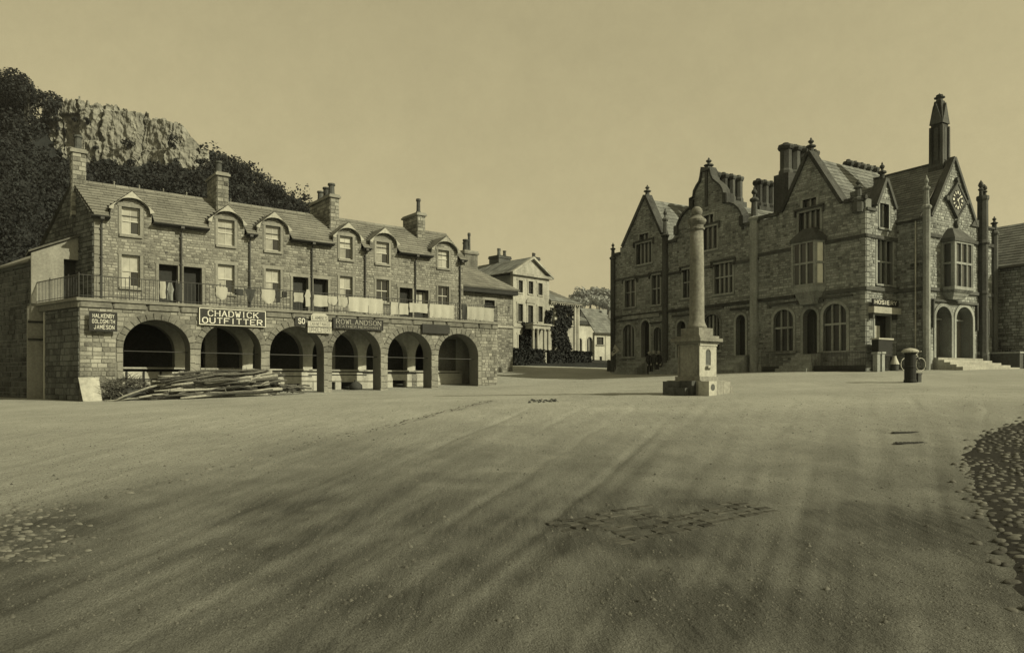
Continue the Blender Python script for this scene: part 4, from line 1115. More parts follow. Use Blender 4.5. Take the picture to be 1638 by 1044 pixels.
# heap of felled poles in front of the arcade
def pole(label, p0, p1, r0, r1, m='bark', group='poles in the heap'):
    p0, p1 = Vector(p0), Vector(p1); L_ = (p1 - p0).length
    w0 = A.world(p0.x, p0.y)
    t = thing('pole', label, 'pole', (w0[0], w0[1], p0.z), A.ang, group)
    d = p1 - p0; n = 9; pts = []; rr = []; bx, bz = R(-.22, .22), R(-.12, .2)
    for i in range(n):
        q = i / (n - 1); pts.append(d * q + Vector((0, bx * math.sin(PI * q) + R(-.03, .03), bz * math.sin(PI * q) + R(-.022, .022)))); rr.append(r0 + (r1 - r0) * q)
    MB().tube(pts, rr, 7).build('trunk', m, t, smooth=True)
    if r0 > .05:
        q = MB(); e = d.normalized(); q.tube([pts[0] - e * .004, pts[0] + e * .01], [r0 * .86, r0 * .86], 7); q.build('sawn_end', 'palebark', t)
    for k in range(random.randrange(3)):
        i = random.randrange(2, n - 1); dirv = Vector((R(-.3, .3), R(-.2, .2), R(.1, .3))); MB().tube([pts[i], pts[i] + dirv * .5, pts[i] + dirv], [rr[i] * .4, rr[i] * .25, .005], 5).build('twig', m, t)
def gl(x, y): q = A.world(x, y); return gtop(*q)
xa, xb = AF.a(182, 1.2), AF.a(452, 1.0)
def PP(px, py, o): f = Face(A, 0, -o); a = f.a(px); return (a, -o, max(f.z(px, py), gl(a, -o) + .05))
pole('long pale bent pole lying on top of the front of the heap', PP(352, 607, 1.25), PP(222, 636, 1.7), .075, .05, 'palebark', None)
pole('pale crooked pole slanting down to the ground at the left of the heap', PP(292, 611, 1.35), PP(184, 643, 1.6), .06, .04, 'palebark', None)
pole('thin pale pole resting its tip nearest the leaning board', PP(330, 620, 1.5), PP(166, 643, 1.4), .055, .03, 'palebark', None)
pole('thickest log with a round sawn end at the right of the heap', PP(431, 634, 1.55), PP(310, 640, 1.6), .17, .13, 'bark', None)
for k in range(84):
    lay = k % 7; o = R(.4, 1.85) if lay < 3 else R(.6, 1.5)
    z = .08 + lay * .175 + R(-.03, .05)
    xr = xb - R(0, 1.4) - (R(0, .6) if lay > 3 else 0); xl_ = xa + R(.9, 3.2) + lay * .1
    o2 = min(max(o + R(-.4, .4), .4), 1.9)
    pole('dark barked pole lying in the heap before the arches', (xr, -o, gl(xr, -o) + z + R(-.02, .08)), (xl_, -o2, gl(xl_, -o2) + max(.05, z * R(.55, 1.0))), R(.05, .115), R(.025, .06), random.choice(('bark', 'bark', 'bark', 'palebark')))
for k in range(56):
    lay = k % 6; L_ = R(1.1, 2.6); xr = R(xa + L_ + .9, xb + .1); o = R(.5, 1.75); z = .1 + lay * .19; t_ = min(1, (xr - L_ / 2 - xa) / 2.6)
    pole('short crooked dark branch lying among the poles', (xr, -o, gl(xr, -o) + z * t_ + R(-.05, .12)), (xr - L_, -min(1.9, max(.4, o + R(-.35, .35))), gl(xr - L_, -o) + max(.05, z * t_ + R(-.22, .1))), R(.045, .1), R(.02, .05), random.choice(('bark', 'bark', 'palebark')), 'short branches in the heap')
for k in range(12):
    xr = xb + R(.2, 1.4); o = R(.5, 1.3)
    pole('short stick sticking out of the right end of the heap', (xr, -o, gl(xr, -o) + R(.06, .5)), (xr - R(1.2, 2.4), -o + R(-.3, .3), gl(xr, -o) + R(.06, .6)), R(.035, .055), R(.02, .03), group='sticks at the right of the heap')
# dark brushwood stacked behind the left of the heap
bq = thing('brushwood_heap', 'dark tangled brushwood heap between the leaning board and the poles', 'brushwood', (*A.world(AF.a(205, .6), -.6), gl(2.4, -.6)), A.ang)
b = MB()
for k in range(520):
    x, y = R(-.75, 1.25), R(-.4, .5); h = R(.0, .95) * (1 - (x / 1.5) ** 2) ; dv_ = Vector((R(-.5, .5), R(-.25, .25), R(-.12, .35)))
    b.tube([(x, y, h), (x + dv_.x * .5 + R(-.05, .05), y + dv_.y * .5, h + dv_.z * .6), (x + dv_.x, y + dv_.y, max(0.02, h + dv_.z))], [.018, .013, .006], 4)
b.build('twigs', 'bark', bq, kind='stuff')
b = MB(); b.lathe(0.2, .15, [(.7, -.1), (.6, .3), (.4, .5), (.02, .6)], 9); b.build('core', 'darkcloth', bq)
# white board leaning on the corner pier
f = Face(A, 0, -.45); a0, a1 = f.a(130), f.a(163); p = f.map((a0 + a1) / 2, 0, 0); wx, wy = A.world(p[0], p[1])
lb = thing('leaning_board', 'pale square board leaning against the corner pier', 'board', (wx, wy, gtop(wx, wy)), A.ang)
wd = (a1 - a0) * .88; b = MB(); b.add([(-wd / 2 + .02, -.02, 0), (wd / 2 + .06, -.02, -.02), (wd / 2 - .02, .36, 1.02), (-wd / 2 - .12, .36, 1.04), (-wd / 2 + .02, .02, 0), (wd / 2 + .06, .02, -.02), (wd / 2 - .02, .40, 1.02), (-wd / 2 - .12, .40, 1.04)], [(0, 1, 2, 3), (4, 5, 6, 7), (0, 1, 5, 4), (1, 2, 6, 5), (2, 3, 7, 6), (3, 0, 4, 7)])
pl = b.build('panel', 'lime', lb); MB().box(-wd / 2, wd / 2 - .04, .27, .3, .62, .70).build('batten', 'wood', lb)
# dark sack slumped under the fourth arch
f = Face(A, 0, 1.4); a = f.a(569); wx, wy = A.world(a, 1.4)
sk_ = thing('sack', 'small dark full sack slumped at the foot of the fourth arch', 'sack', (wx, wy, gtop(wx, wy) - .02), .3)
MB().lathe(0, 0, [(.30, 0), (.38, .12), (.36, .3), (.22, .44), (.08, .5), (.10, .58)], 12).build('bag', 'darkcloth', sk_, smooth=True)
MB().lathe(0, 0, [(.085, .48), (.09, .52), (.085, .54)], 10).build('tie', 'wood', sk_)

# ------------------------------------------------------------------ houses closing the square in the middle
def gable_roof_slates(bld, name, m, corners, rows, l0=.35, l1=.6):
    """slated plane between an eave (p0-p1) and a ridge (p3-p2)"""
    p0, p1, p2, p3 = [Vector(q) for q in corners]
    b = MB(); n = (p1 - p0).cross(p3 - p0).normalized()
    if n.z < 0: n = -n
    for r_ in range(rows):
        t0, t1 = r_ / rows, min(1, (r_ + 1.3) / rows)
        A0, B0, A1, B1 = p0.lerp(p3, t0), p1.lerp(p2, t0), p0.lerp(p3, t1), p1.lerp(p2, t1)
        L_ = (B0 - A0).length; x = 0
        while x < L_ - .02:
            l = R(l0, l1)
            if L_ - x - l < l0 * .6: l = L_ - x
            u0, u1 = (x + .006) / L_, (x + l - .006) / L_; e = R(.03, .045)
            q = [A0.lerp(B0, u0) + n * e, A0.lerp(B0, u1) + n * e, A1.lerp(B1, u1) + n * .006, A1.lerp(B1, u0) + n * .006, A0.lerp(B0, u0), A0.lerp(B0, u1)]
            b.add(q, [(0, 1, 2, 3), (0, 1, 5, 4)]); x += l
    return b.build(name, m, bld, kind='stuff')
def slab_roof(bld, planes, m='deck', name='roof', slate='slate', rows=12, th=.1, l0=.35, l1=.6):
    b = MB()
    for c in planes:
        k = len(b.v); b.v += [tuple(q) for q in c] + [(q[0], q[1], q[2] - th) for q in c]
        n = len(c); b.f += [tuple(k + i for i in range(n)), tuple(k + n + i for i in reversed(range(n)))] + [(k + i, k + (i + 1) % n, k + n + (i + 1) % n, k + n + i) for i in range(n)]
    r = b.build(name, m, bld)
    for c in planes:
        cc = list(c) if len(c) == 4 else [c[0], c[1], c[2], c[2]]
        gable_roof_slates(r, 'slate_cover', slate, cc, rows, l0, l1)
    return r
def stack(bld, x0, x1, y0, y1, z0, z1, pots, m='hall_trim', pot_m='sooty'):
    c = MB().box(x0, x1, y0, y1, z0, z1 - .02).box(x0 - .09, x1 + .09, y0 - .09, y1 + .09, z1 - .3, z1 - .15).box(x0 - .05, x1 + .05, y0 - .05, y1 + .05, z1 - .15, z1).build('chimney', m, bld)
    for (px, py, r, h) in pots:
        MB().lathe(px, py, [(r * 1.15, z1), (r, z1 + h * .15), (r * .82, z1 + h * .8), (r * 1.1, z1 + h * .88), (r, z1 + h)], 9).build('chimney_pot', pot_m, c)
    return c

# low range joined to the end of the arcade
B1 = Frame(-3.6, 52.2, 37.8)
r1 = fthing('low_range', 'low slate-roofed range between the arcade and the pedimented house', 'building', B1, 1.4)
f1 = Face(B1, 0, 0); W1 = f1.a(820)
ze = f1.z(742, 464)
wq = rect(f1.a(775), f1.a(791), f1.z(783, 493), f1.z(783, 480))
o1 = rect(-4, W1, .5, ze)
w1 = MB().prism(o1, -.4, 0, f1.map, [wq]).build('wall', 'mortar', r1)
masonry(f1, o1, [grow(wq, .15)], 1.6, ze, .15, .18, .42, .018, w1, 'rubble')
surround(f1, wq[0][0], wq[1][0], wq[0][1], wq[2][1], w1)
sash(f1, wq[0][0], wq[1][0], wq[0][1], wq[2][1], r1, pane='glass', frame='dark')
MB().box(-4, W1 + .2, -.45, .02, ze - .1, ze + .32).build('eaves_board', 'dark', r1)
MB().box(-4, W1 + .02, -.12, .02, f1.z(800, 524), f1.z(800, 521)).build('string_course', 'pale', r1)
zr = ze + 2.9
slab_roof(r1, [((-5, -.5, ze + .3), (W1 + .3, -.5, ze + .3), (W1 - 2.2, 4.2, zr), (-5, 4.2, zr)), ((W1 + .3, -.5, ze + .3), (W1 + .3, 8.9, ze + .3), (W1 - 2.2, 4.2, zr))], rows=13)
MB().box(W1 - .4, W1, .02, 8.5, .5, ze).build('end_wall', 'hall_mortar', r1)
fc = Face(B1, 0, 3.4)
stack(r1, fc.a(742.5), fc.a(763), 3.3, 5.0, zr - 1.2, fc.z(760, 402), [(fc.a(748), 3.7, .22, .9), (fc.a(754), 4.3, .2, .8), (fc.a(756), 3.9, .12, 1.5)], 'rubble')

# pale pedimented house with a porch and an ivied wing
B2 = Frame(.13, 75, 44.6)
h2 = fthing('pedimented_house', 'pale three-storey house with a pediment, a columned porch and ivy', 'house', B2, 2.8)
f2 = Face(B2, 0, 0)
W2 = f2.a(878.6); zp = f2.z(821, 437.5); zpa = f2.z(850, 415)
def wn(l, r, t, b_): return (f2.a(l), f2.a(r), f2.z((l + r) / 2, b_), f2.z((l + r) / 2, t))
wu = [wn(829, 836, 448.5, 468), wn(845, 852.5, 450, 470), wn(860.6, 867.4, 453, 472)]
wm = [wn(828.5, 836, 486, 514), wn(844.3, 852.5, 488.5, 518), wn(860.6, 867.6, 490, 515)]
wl = [wn(829, 836, 535, 560)]
ho = [rect(*q) for q in wu + wm + wl]
o2 = [(0, 1), (W2, 1), (W2, zp), (W2 / 2, zpa), (0, zp)]
w2 = MB().prism(o2, -.4, 0, f2.map, ho).build('wall', 'stucco', h2)
for q in wu + wm + wl:
    surround(f2, *q, w2, m='stucco', wd=.16, pr=.05); sash(f2, *q, h2, dressed='stucco', pane='glass', frame='dark', fw=.06)
a = wm[1]; MB().prism(arched(a[0] - .3, a[1] + .3, a[3] + .24, a[3] + .3, .55), 0, .12, f2.map).build('arched_hood', 'stucco', h2)
b = MB(); b.prism([(-.35, zp - .1), (W2 + .35, zp - .1), (W2 + .35, zp + .18), (-.35, zp + .18)], -.02, .3, f2.map)
th = math.atan2(zpa - zp, W2 / 2)
for s in (-1, 1):
    x0 = W2 / 2 + s * (W2 / 2 + .4)
    b.prism([(x0, zp + .18), (W2 / 2, zpa + .3), (W2 / 2, zpa + .06), (x0, zp - .06)] if s < 0 else [(x0, zp + .18), (x0, zp - .06), (W2 / 2, zpa + .06), (W2 / 2, zpa + .3)], .001, .36, f2.map)
b.build('pediment_cornice', 'stucco', h2)
MB().box(-.05, W2 + .05, -.1, .02, f2.z(850, 525), f2.z(850, 522)).build('string_course', 'stucco', h2)
MB().box(.02, .42, .02, 9, 1, zp).build('side_wall', 'hall_mortar', h2)
MB().box(W2 - .4, W2 - .02, .02, 9, 1, zp).build('side_wall', 'hall_mortar', h2)
slab_roof(h2, [((-.4, -.3, zp + .1), (W2 / 2, -.3, zpa + .25), (W2 / 2, 9, zpa + .25), (-.4, 9, zp + .1)), ((W2 + .4, -.3, zp + .1), (W2 / 2, -.3, zpa + .25), (W2 / 2, 9, zpa + .25), (W2 + .4, 9, zp + .1))], slate='hall_slate', rows=12)
fc = Face(B2, 0, 5.5); stack(h2, fc.a(793), fc.a(812), 5.0, 6.6, zp, fc.z(803, 410), [(fc.a(797), 5.4, .2, .8), (fc.a(803), 6.0, .2, .8), (fc.a(808), 5.6, .2, .7)], 'sooty')
fc = Face(B2, 0, 3.0); stack(h2, fc.a(850), fc.a(859), 2.6, 3.6, zpa - 1, fc.z(855, 412), [(fc.a(853), 3, .15, .5), (fc.a(856.5), 3.2, .15, .5)], 'sooty')
# porch
x0, x1 = f2.a(853, 1.3), f2.a(879, 1.3); zt = f2.z(866, 526, 1.3)
pr = MB().box(x0 - .1, x1 + .1, -1.35, 0, zt, zt + .55).box(x0 - .2, x1 + .2, -1.5, 0, zt + .38, zt + .55).build('porch', 'stucco', h2)
for x in (x0 + .1, x0 + (x1 - x0) * .3, x1 - (x1 - x0) * .3, x1 - .1):
    MB().lathe(x, -1.2, [(.2, 2.4), (.2, 2.6), (.15, 2.7), (.13, zt - .2), (.19, zt - .1), (.19, zt)], 10).build('column', 'stucco', pr, smooth=False)
MB().box(x0 + .5, x1 - .5, -.06, -.0, 2.5, zt - .3).build('door', 'dark', h2)
# wing
W3 = f2.a(926.5); zw = f2.z(900, 485.5)
ww = [wn(880.5, 888, 492, 520), wn(895, 901, 493, 520), wn(911, 916, 495, 520), wn(883, 889, 535, 562), wn(905, 911, 538, 562)]
w3 = MB().prism(rect(W2 + .01, W3, 1, zw), -.4, -.06, f2.map, [rect(*q) for q in ww]).build('wing_wall', 'stucco', h2)
for q in ww: sash(f2, *q, h2, dressed='stucco', pane='glass', frame='white', rec=.2)
b = MB(); b.box(W2, W3 + .2, -.3, .05, zw - .02, zw + .16)
x = W2 + .1
while x < W3: b.box(x, x + .16, -.22, -.0, zw - .2, zw - .03); x += .36
b.build('dentil_cornice', 'stucco', h2)
for x in (W3 - .9, W3 - .25): MB().box(x, x + .22, -.08, .07, 1, zw - .1).build('pilaster', 'stucco', h2)
slab_roof(h2, [((W2, -.3, zw + .15), (W3 + .2, -.3, zw + .15), (W3 - 1.2, 5, f2.z(892, 462, -5)), (W2, 5, f2.z(878, 447, -5))), ((W3 + .2, -.3, zw + .15), (W3 + .2, 10, zw + .15), (W3 - 1.2, 5, f2.z(892, 462, -5)))], slate='hall_slate', rows=10)
MB().box(W3 - .4, W3, 0, 9, 1, zw).build('end_wall', 'stucco', h2)

def ivy(label, fr, a0, a1, z0, z1, n, s=.16):
    t = fthing('ivy', label, 'climbing plant', fr, z0)
    q = RNG.uniform(0, 1, (n, 2)); u = a0 + (a1 - a0) * (q[:, 0] + .12 * np.sin(q[:, 1] * 9)); z = (z1 - z0) * q[:, 1]; o = -.05 - RNG.uniform(0, .35, n) * (1 - .5 * q[:, 1])
    keep = np.array([noise.noise((float(a) * 1.1, float(b_) * .9, 4)) > -.42 + .6 * max(0, abs(float(qq) - .5) - .35) for a, b_, qq in zip(u, z, q[:, 0])])
    p = np.stack([u, o, z], 1)[keep]; m_ = len(p)
    nrm = RNG.normal(size=(m_, 3)) + np.array([0, -1.2, .4]); nrm /= np.linalg.norm(nrm, axis=1)[:, None]
    tt = np.cross(nrm, RNG.normal(size=(m_, 3))); tt /= np.linalg.norm(tt, axis=1)[:, None]; uu = np.cross(nrm, tt)
    v = np.stack([p - tt * s, p - uu * s, p + tt * s, p + uu * s], 1).reshape(-1, 3)
    leaf_object('leaves', [v], 'leaf', t)
    b = MB()
    for k in range(4): x = a0 + (a1 - a0) * (k + .5) / 4; b.tube([(x, -.04, 0), (x + R(-.2, .2), -.05, (z1 - z0) * .5), (x + R(-.4, .4), -.04, (z1 - z0) * .85)], [.05, .04, .015], 5)
    b.build('stem', 'bark', t)
ivy('dark ivy column climbing left of the porch of the pedimented house', B2, f2.a(833), f2.a(852), 2.9, f2.z(842, 516), 900)
ivy('broad dark ivy covering the wing right of the porch', B2, f2.a(886), f2.a(912), 2.9, f2.z(898, 488), 1500)
ivy('small ivy tuft beside the middle window of the wing', B2, f2.a(872), f2.a(880), f2.z(875, 528), f2.z(875, 497), 260)
def hedge(label, fr, a0, a1, o, zt, th=.7):
    x, y = fr.world((a0 + a1) / 2, -o); g = gz(x, y) - .1
    t = thing('hedge', label, 'hedge', (x, y, g), fr.ang); h = zt - g; L_ = a1 - a0
    MB().box(-L_ / 2 + .1, L_ / 2 - .1, -th / 2 + .12, th / 2 - .12, -.2, h - .12).build('inner_growth', 'soil', t)
    n = int(L_ * h * 150); f_ = RNG.integers(0, 3, n); u = RNG.uniform(-.5, .5, (n, 3))
    p = np.stack([u[:, 0] * L_, np.where(f_ == 0, -th / 2, u[:, 1] * th), np.where(f_ == 0, (u[:, 2] + .5) * h, h)], 1) + RNG.normal(size=(n, 3)) * .07
    nrm = RNG.normal(size=(n, 3)); nrm /= np.linalg.norm(nrm, axis=1)[:, None]
    tt = np.cross(nrm, RNG.normal(size=(n, 3))); tt /= np.linalg.norm(tt, axis=1)[:, None]; uu = np.cross(nrm, tt); s = .11
    leaf_object('leaves', [np.stack([p - tt * s, p - uu * s, p + tt * s, p + uu * s], 1).reshape(-1, 3)], 'leaf', t)
hedge('low dark hedge in front of the left half of the pedimented house', B2, f2.a(820, 3), f2.a(868, 3), 3, f2.z(845, 560, 3))
hedge('low dark hedge before the ivied wing', B2, f2.a(876, 3), f2.a(944, 3), 3, f2.z(905, 563, 3))

# arched white building and low white cottage beyond
B3 = Frame(9.0, 92.0, 40)
h3 = fthing('arched_house', 'white building with two tall arched windows far beyond the pedimented house', 'house', B3, 2.9)
f3 = Face(B3, 0, 0); a0, a1 = f3.a(920), f3.a(953); z3 = f3.z(935, 519)
ar = [(f3.a(925.5), f3.a(930.5)), (f3.a(938.5), f3.a(947.5))]
aw = [arched(l, r, f3.z(935, 570), f3.z(935, 545), .5 * (r - l)) for l, r in ar]
MB().prism(rect(a0, a1, 1, z3), -.4, 0, f3.map, aw).build('wall', 'lime', h3)
for l, r in ar: arch_window(f3, l, r, f3.z(935, 570), f3.z(935, 545), .5 * (r - l), h3, n=2, m='pale')
MB().box(a0 - .1, a1 + .1, -.3, .1, z3, z3 + .45).build('parapet', 'sooty', h3)
slab_roof(h3, [((a0, 0, z3 + .3), (a1, 0, z3 + .3), (a1 - 1, 4, z3 + 2), (a0, 4, z3 + 2))], slate='hall_slate', rows=8)
fc = Face(B3, 0, 3)
stack(h3, fc.a(925), fc.a(932), 2.6, 3.5, z3, fc.z(928, 503), [(fc.a(928.5), 3, .2, .6)], 'sooty')
stack(h3, fc.a(941), fc.a(948), 2.6, 3.5, z3, fc.z(945, 505), [(fc.a(943), 3, .2, 1.0), (fc.a(946), 3, .2, .7)], 'sooty')
B4 = Frame(10.3, 84.0, 28)
h4 = fthing('white_cottage', 'low whitewashed cottage with one dark window at the corner of the town hall', 'house', B4, 2.8)
f4 = Face(B4, 0, 0); a0, a1 = f4.a(951), f4.a(990); z4 = f4.z(965, 532)
q4 = (f4.a(954.5), f4.a(965.5), f4.z(960, 551), f4.z(960, 539)); d4 = (f4.a(959), f4.a(963), 2.6, f4.z(960, 570))
MB().prism(rect(a0, a1, 1, z4), -.4, 0, f4.map, [rect(*q4), rect(*d4)]).build('wall', 'lime', h4)
sash(f4, *q4, h4, pane='glass', frame='dark'); MB().box(d4[0], d4[1], -.2, -.15, 2.6, d4[3], f4.map).build('door', 'dark', h4)
MB().box(f4.a(968), f4.a(970), -.02, .06, 2, z4 - .2, f4.map).build('pilaster', 'pale', h4)
slab_roof(h4, [((a0 - .2, -.35, z4 - .02), (a1, -.35, z4 - .02), (a1, 4, z4 + 3.2), (a0 + .6, 4, z4 + 3.2))], slate='hall_slate', rows=10)
fc = Face(B4, 0, 3.5)
stack(h4, fc.a(958), fc.a(963), 3, 4, z4 + 1, fc.z(960, 508), [(fc.a(960), 3.4, .2, .8)], 'pale')
# far wooded rise
fx_ = [( (px - CX) / F * 700, 700, (HY - py) / F * 700 + E) for px, py in ((820, 520), (880, 500), (910, 488), (935, 486), (960, 488), (990, 490), (1040, 500), (1120, 520))]
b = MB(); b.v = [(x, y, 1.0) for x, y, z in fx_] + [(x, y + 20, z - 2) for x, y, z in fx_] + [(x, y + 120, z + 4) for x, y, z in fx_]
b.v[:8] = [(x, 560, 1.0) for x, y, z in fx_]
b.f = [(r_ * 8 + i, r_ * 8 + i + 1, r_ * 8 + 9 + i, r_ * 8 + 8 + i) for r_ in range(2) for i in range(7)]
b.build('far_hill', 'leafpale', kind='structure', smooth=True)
for i, (px, py, rx) in enumerate(((916, 476, 5), (928, 462, 6.5), (942, 459, 7), (956, 461, 6.5), (970, 464, 6), (984, 468, 6), (998, 474, 6), (948, 478, 6), (925, 480, 5), (966, 482, 6))):
    x = (px - CX) / F * 692; zt = (HY - py) / F * 692 + E; h = 24 if i < 7 else 17
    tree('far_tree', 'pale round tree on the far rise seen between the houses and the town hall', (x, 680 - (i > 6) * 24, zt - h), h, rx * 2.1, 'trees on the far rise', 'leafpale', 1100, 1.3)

# ------------------------------------------------------------------ the gabled town hall (right)
ANG = math.degrees(math.atan2(-.8616, .5075))
_C = ((1385 - CX) / F * 40, 40.0)
# left end of the long front lies where the line of sight at px 980 meets the wall line
_t = Frame(_C[0], _C[1], ANG); _x = Face(_t, 0, 0).a(980)
T = Frame(*_t.world(_x, 0), ANG)
TX = -_x                                # length of the long front
TL = Face(T, 0, 0)                      # long front, in shade
TR = Face(T, TX, 0, 0, 1)               # sunny end face
ZT = 1.9
hall = fthing('town_hall', 'large gabled stone town hall with pinnacles, mullioned windows, tall chimneys and a diamond clock', 'building', T, ZT)
zb = 1.2
P = TL.p
gab1 = [P(1058.7, 374), P(1032.4, 313), P(996.4, 395)]
def arcpts(c, rx, rz, t0, t1, n=7): return [(c[0] + rx * math.cos(rad(t0 + (t1 - t0) * i / n)), c[1] + rz * math.sin(rad(t0 + (t1 - t0) * i / n))) for i in range(n + 1)]
# shaped gable, drawn from right to left
sg_px = [(1188, 367), (1188, 351), (1186, 342), (1181.5, 334.5), (1175, 329), (1167, 326.3), (1162.5, 326), (1162.5, 311), (1157.5, 310.5), (1156, 304), (1152.5, 298), (1147, 293.5), (1141, 288.5), (1137.5, 281), (1136, 271),
         (1124, 270), (1123, 283), (1121, 291), (1116.5, 298), (1112.5, 306), (1111, 316), (1106, 318), (1106, 332), (1102, 335.5), (1095.5, 341.5), (1090, 349.5), (1086, 359), (1084.5, 370)]
shg = [P(*q) for q in sg_px]
g3 = [P(1346.5, 325), P(1293.8, 244), P(1251.6, 340)]
zpar = TL.z(1375, 319)
o_ = [(0, zb), (TX, zb), (TX, zpar), (P(1352, 320)[0], zpar), (P(1352, 325)[0], g3[0][1]), *g3, (P(1246, 340)[0], g3[2][1]), (P(1246, 346)[0], P(1230, 347)[1]), (P(1194, 366)[0], P(1230, 347)[1] - .25), *shg,
      (P(1071, 380)[0], P(1075, 387)[1]), (P(1063, 380)[0], P(1075, 387)[1]), *gab1, (P(992, 400)[0], gab1[2][1]), (P(992, 406)[0], P(990, 407)[1]), (0, P(990, 407)[1])]
ZS1 = TL.z(1385, 459.5)                 # string over the ground floor
ZS2 = TL.z(1385, 376)                   # upper string
def box_at(l, r, t, b_, f=TL, o=0): return (f.a(l, o), f.a(r, o), f.z((l + r) / 2, b_, o), f.z((l + r) / 2, t, o))
first = [(box_at(999.5, 1016, 448, 491), 2, .55), (box_at(1042.6, 1056, 440, 487), 2, .55), (box_at(1092.5, 1104, 431, 476), 2, .55), (box_at(1143, 1172, 421, 469), 4, .55)]
second = [(box_at(1018, 1042, 389, 421.5), 4, None), (box_at(1023, 1037.5, 374, 385), 2, None), (box_at(1123.5, 1147, 363, 399), 3, None), (box_at(1126, 1141, 344, 360), 2, None), (box_at(1278, 1312, 338, 371), 4, None), (box_at(1284, 1306, 318, 335), 2, None)]
g_win = [(996.5, 1015, 531, 570, 3, None), (1046, 1058, 531, 565, 2, None), (1127, 1151, 516, 560, 4, None), (1237.5, 1269, 511, 561, 3, 524), (1317, 1354, 503, 561, 3, 518)]
g_door = [(1026, 1039, 522, 571), (1083, 1097, 523, 572), (1177.5, 1192.5, 513, 568), (1285, 1307.5, 507, 566)]
awin = []; adoor = []
for l, r, sp, bt, n, tr in g_win: a0, a1 = TL.a(l), TL.a(r); zs = TL.z((l + r) / 2, sp); awin.append((a0, a1, TL.z((l + r) / 2, bt), zs, min((a1 - a0) * .42, .75), n, tr and TL.z((l + r) / 2, tr)))
for l, r, sp, bt in g_door: a0, a1 = TL.a(l), TL.a(r); adoor.append((a0, a1, TL.z((l + r) / 2, bt), TL.z((l + r) / 2, sp), (a1 - a0) * .5))
holes = [rect(*q[0]) for q in first + second] + [arched(*q[:5], 14) for q in awin + adoor]
ob_ = (TL.a(1266, .7) - .2, TL.a(1321)); oz0, oz1 = TL.z(1290, 461), TL.z(1290, 390)
wl_ = MB().prism(o_, -.5, 0, TL.map, holes).build('front_wall', 'hall_mortar', hall)
keep = [grow(h, .2) for h in holes] + [rect(ob_[0], ob_[1], oz0 - .9, oz1 + .7)]
masonry(TL, o_, keep, 1.8, P(1131, 270)[1], .145, .15, .42, .017, wl_, 'hall', limit=240, key=lambda r: TL.depth(r[0]) - (r[1] - r[0]) * 6)
for (q, n, tr) in first + second: mullioned(TL, *q, hall, n, tr, hood=(tr is not None or q[3] - q[2] > 1.0), sill=q[3] - q[2] > 1.0)
for a0, a1, z0, zs, ri, n, tr in awin: arch_window(TL, a0, a1, z0, zs, ri, hall, n, m='hall', trans=tr)
for a0, a1, z0, zs, ri in adoor:
    d = arch_window(TL, a0, a1, z0, zs, ri, hall, door=True, rec=.35)
    MB().box((a0 + a1) / 2 - .02, (a0 + a1) / 2 + .02, -.37, -.35, z0, zs, TL.map).build('door_joint', 'sooty', d)
    h_ = MB(); h_.box(a0 - .45, a1 + .45, -.05, .13, zs + ri + .35, zs + ri + .48, TL.map); h_.build('hood_mould', 'sooty', d)
# arched label over the ground floor windows
for a0, a1, z0, zs, ri, n, tr in awin:
    MB().box(a0 - .4, a1 + .4, -.05, .12, zs + ri + .32, zs + ri + .44, TL.map).build('label_mould', 'sooty', hall)
# steps to the doors
for k, (a0, a1, z0, zs, ri) in enumerate(adoor):
    g = gz(*T.world((a0 + a1) / 2, -.8)); n = max(2, int(round((z0 - g) / .17)))
    s = None
    for i in range(n):
        t = z0 - (z0 - g) * i / n; q = MB().box(a0 - .35 - .05 * i, a1 + .35 + .05 * i, -.02 - .30 * (i + 1), .0 - .30 * i, g - .3, t - .01)
        q.build('step', 'hall_trim', hall)
# strings, plinth
def strip(face, a0, a1, z0, z1, o, m='sooty', name='string_course', par=None): return MB().box(a0, a1, -.05, o, z0, z1, face.map).build(name, m, par or hall)
for a0, a1 in ((-.05, ob_[0] - .05), (ob_[1] + .05, TX + .12)): strip(TL, a0, a1, ZS1 - .14, ZS1 + .05, .14)
for l, r, y in ((984, 1000, 447), (1016, 1042, 441), (1056, 1093, 437), (1104, 1143, 428), (1172, 1214, 417)):
    z = TL.z((l + r) / 2, y); strip(TL, TL.a(l), TL.a(r), z - .1, z + .06, .12)
strip(TL, TL.a(1213), TX + .1, ZS2 - .1, ZS2 + .08, .1)
strip(TL, -.05, TX + .06, 1.2, gz(*T.world(TX * .6, -.5)) + .55, .1, 'hall_trim', 'plinth')
def coping(face, pts, w=.22, o0=-.55, o1=.14, m='sooty', name='coping'):
    b = MB()
    for i in range(len(pts) - 1):
        (x0, z0), (x1, z1) = pts[i], pts[i + 1]; l = math.hypot(x1 - x0, z1 - z0); nx, nz = -(z1 - z0) / l, (x1 - x0) / l
        if nz < -1e-6 or (abs(nz) < 1e-6 and False): nx, nz = -nx, -nz
        b.prism([(x0 - nx * w * .3, z0 - nz * w * .3), (x1 - nx * w * .3, z1 - nz * w * .3), (x1 + nx * w * .7, z1 + nz * w * .7), (x0 + nx * w * .7, z0 + nz * w * .7)], o0, o1 - i * .0015, face.map)
    return b.build(name, m, hall)
for g in (gab1, g3): coping(TL, [g[0], g[1]]); coping(TL, [g[1], g[2]])
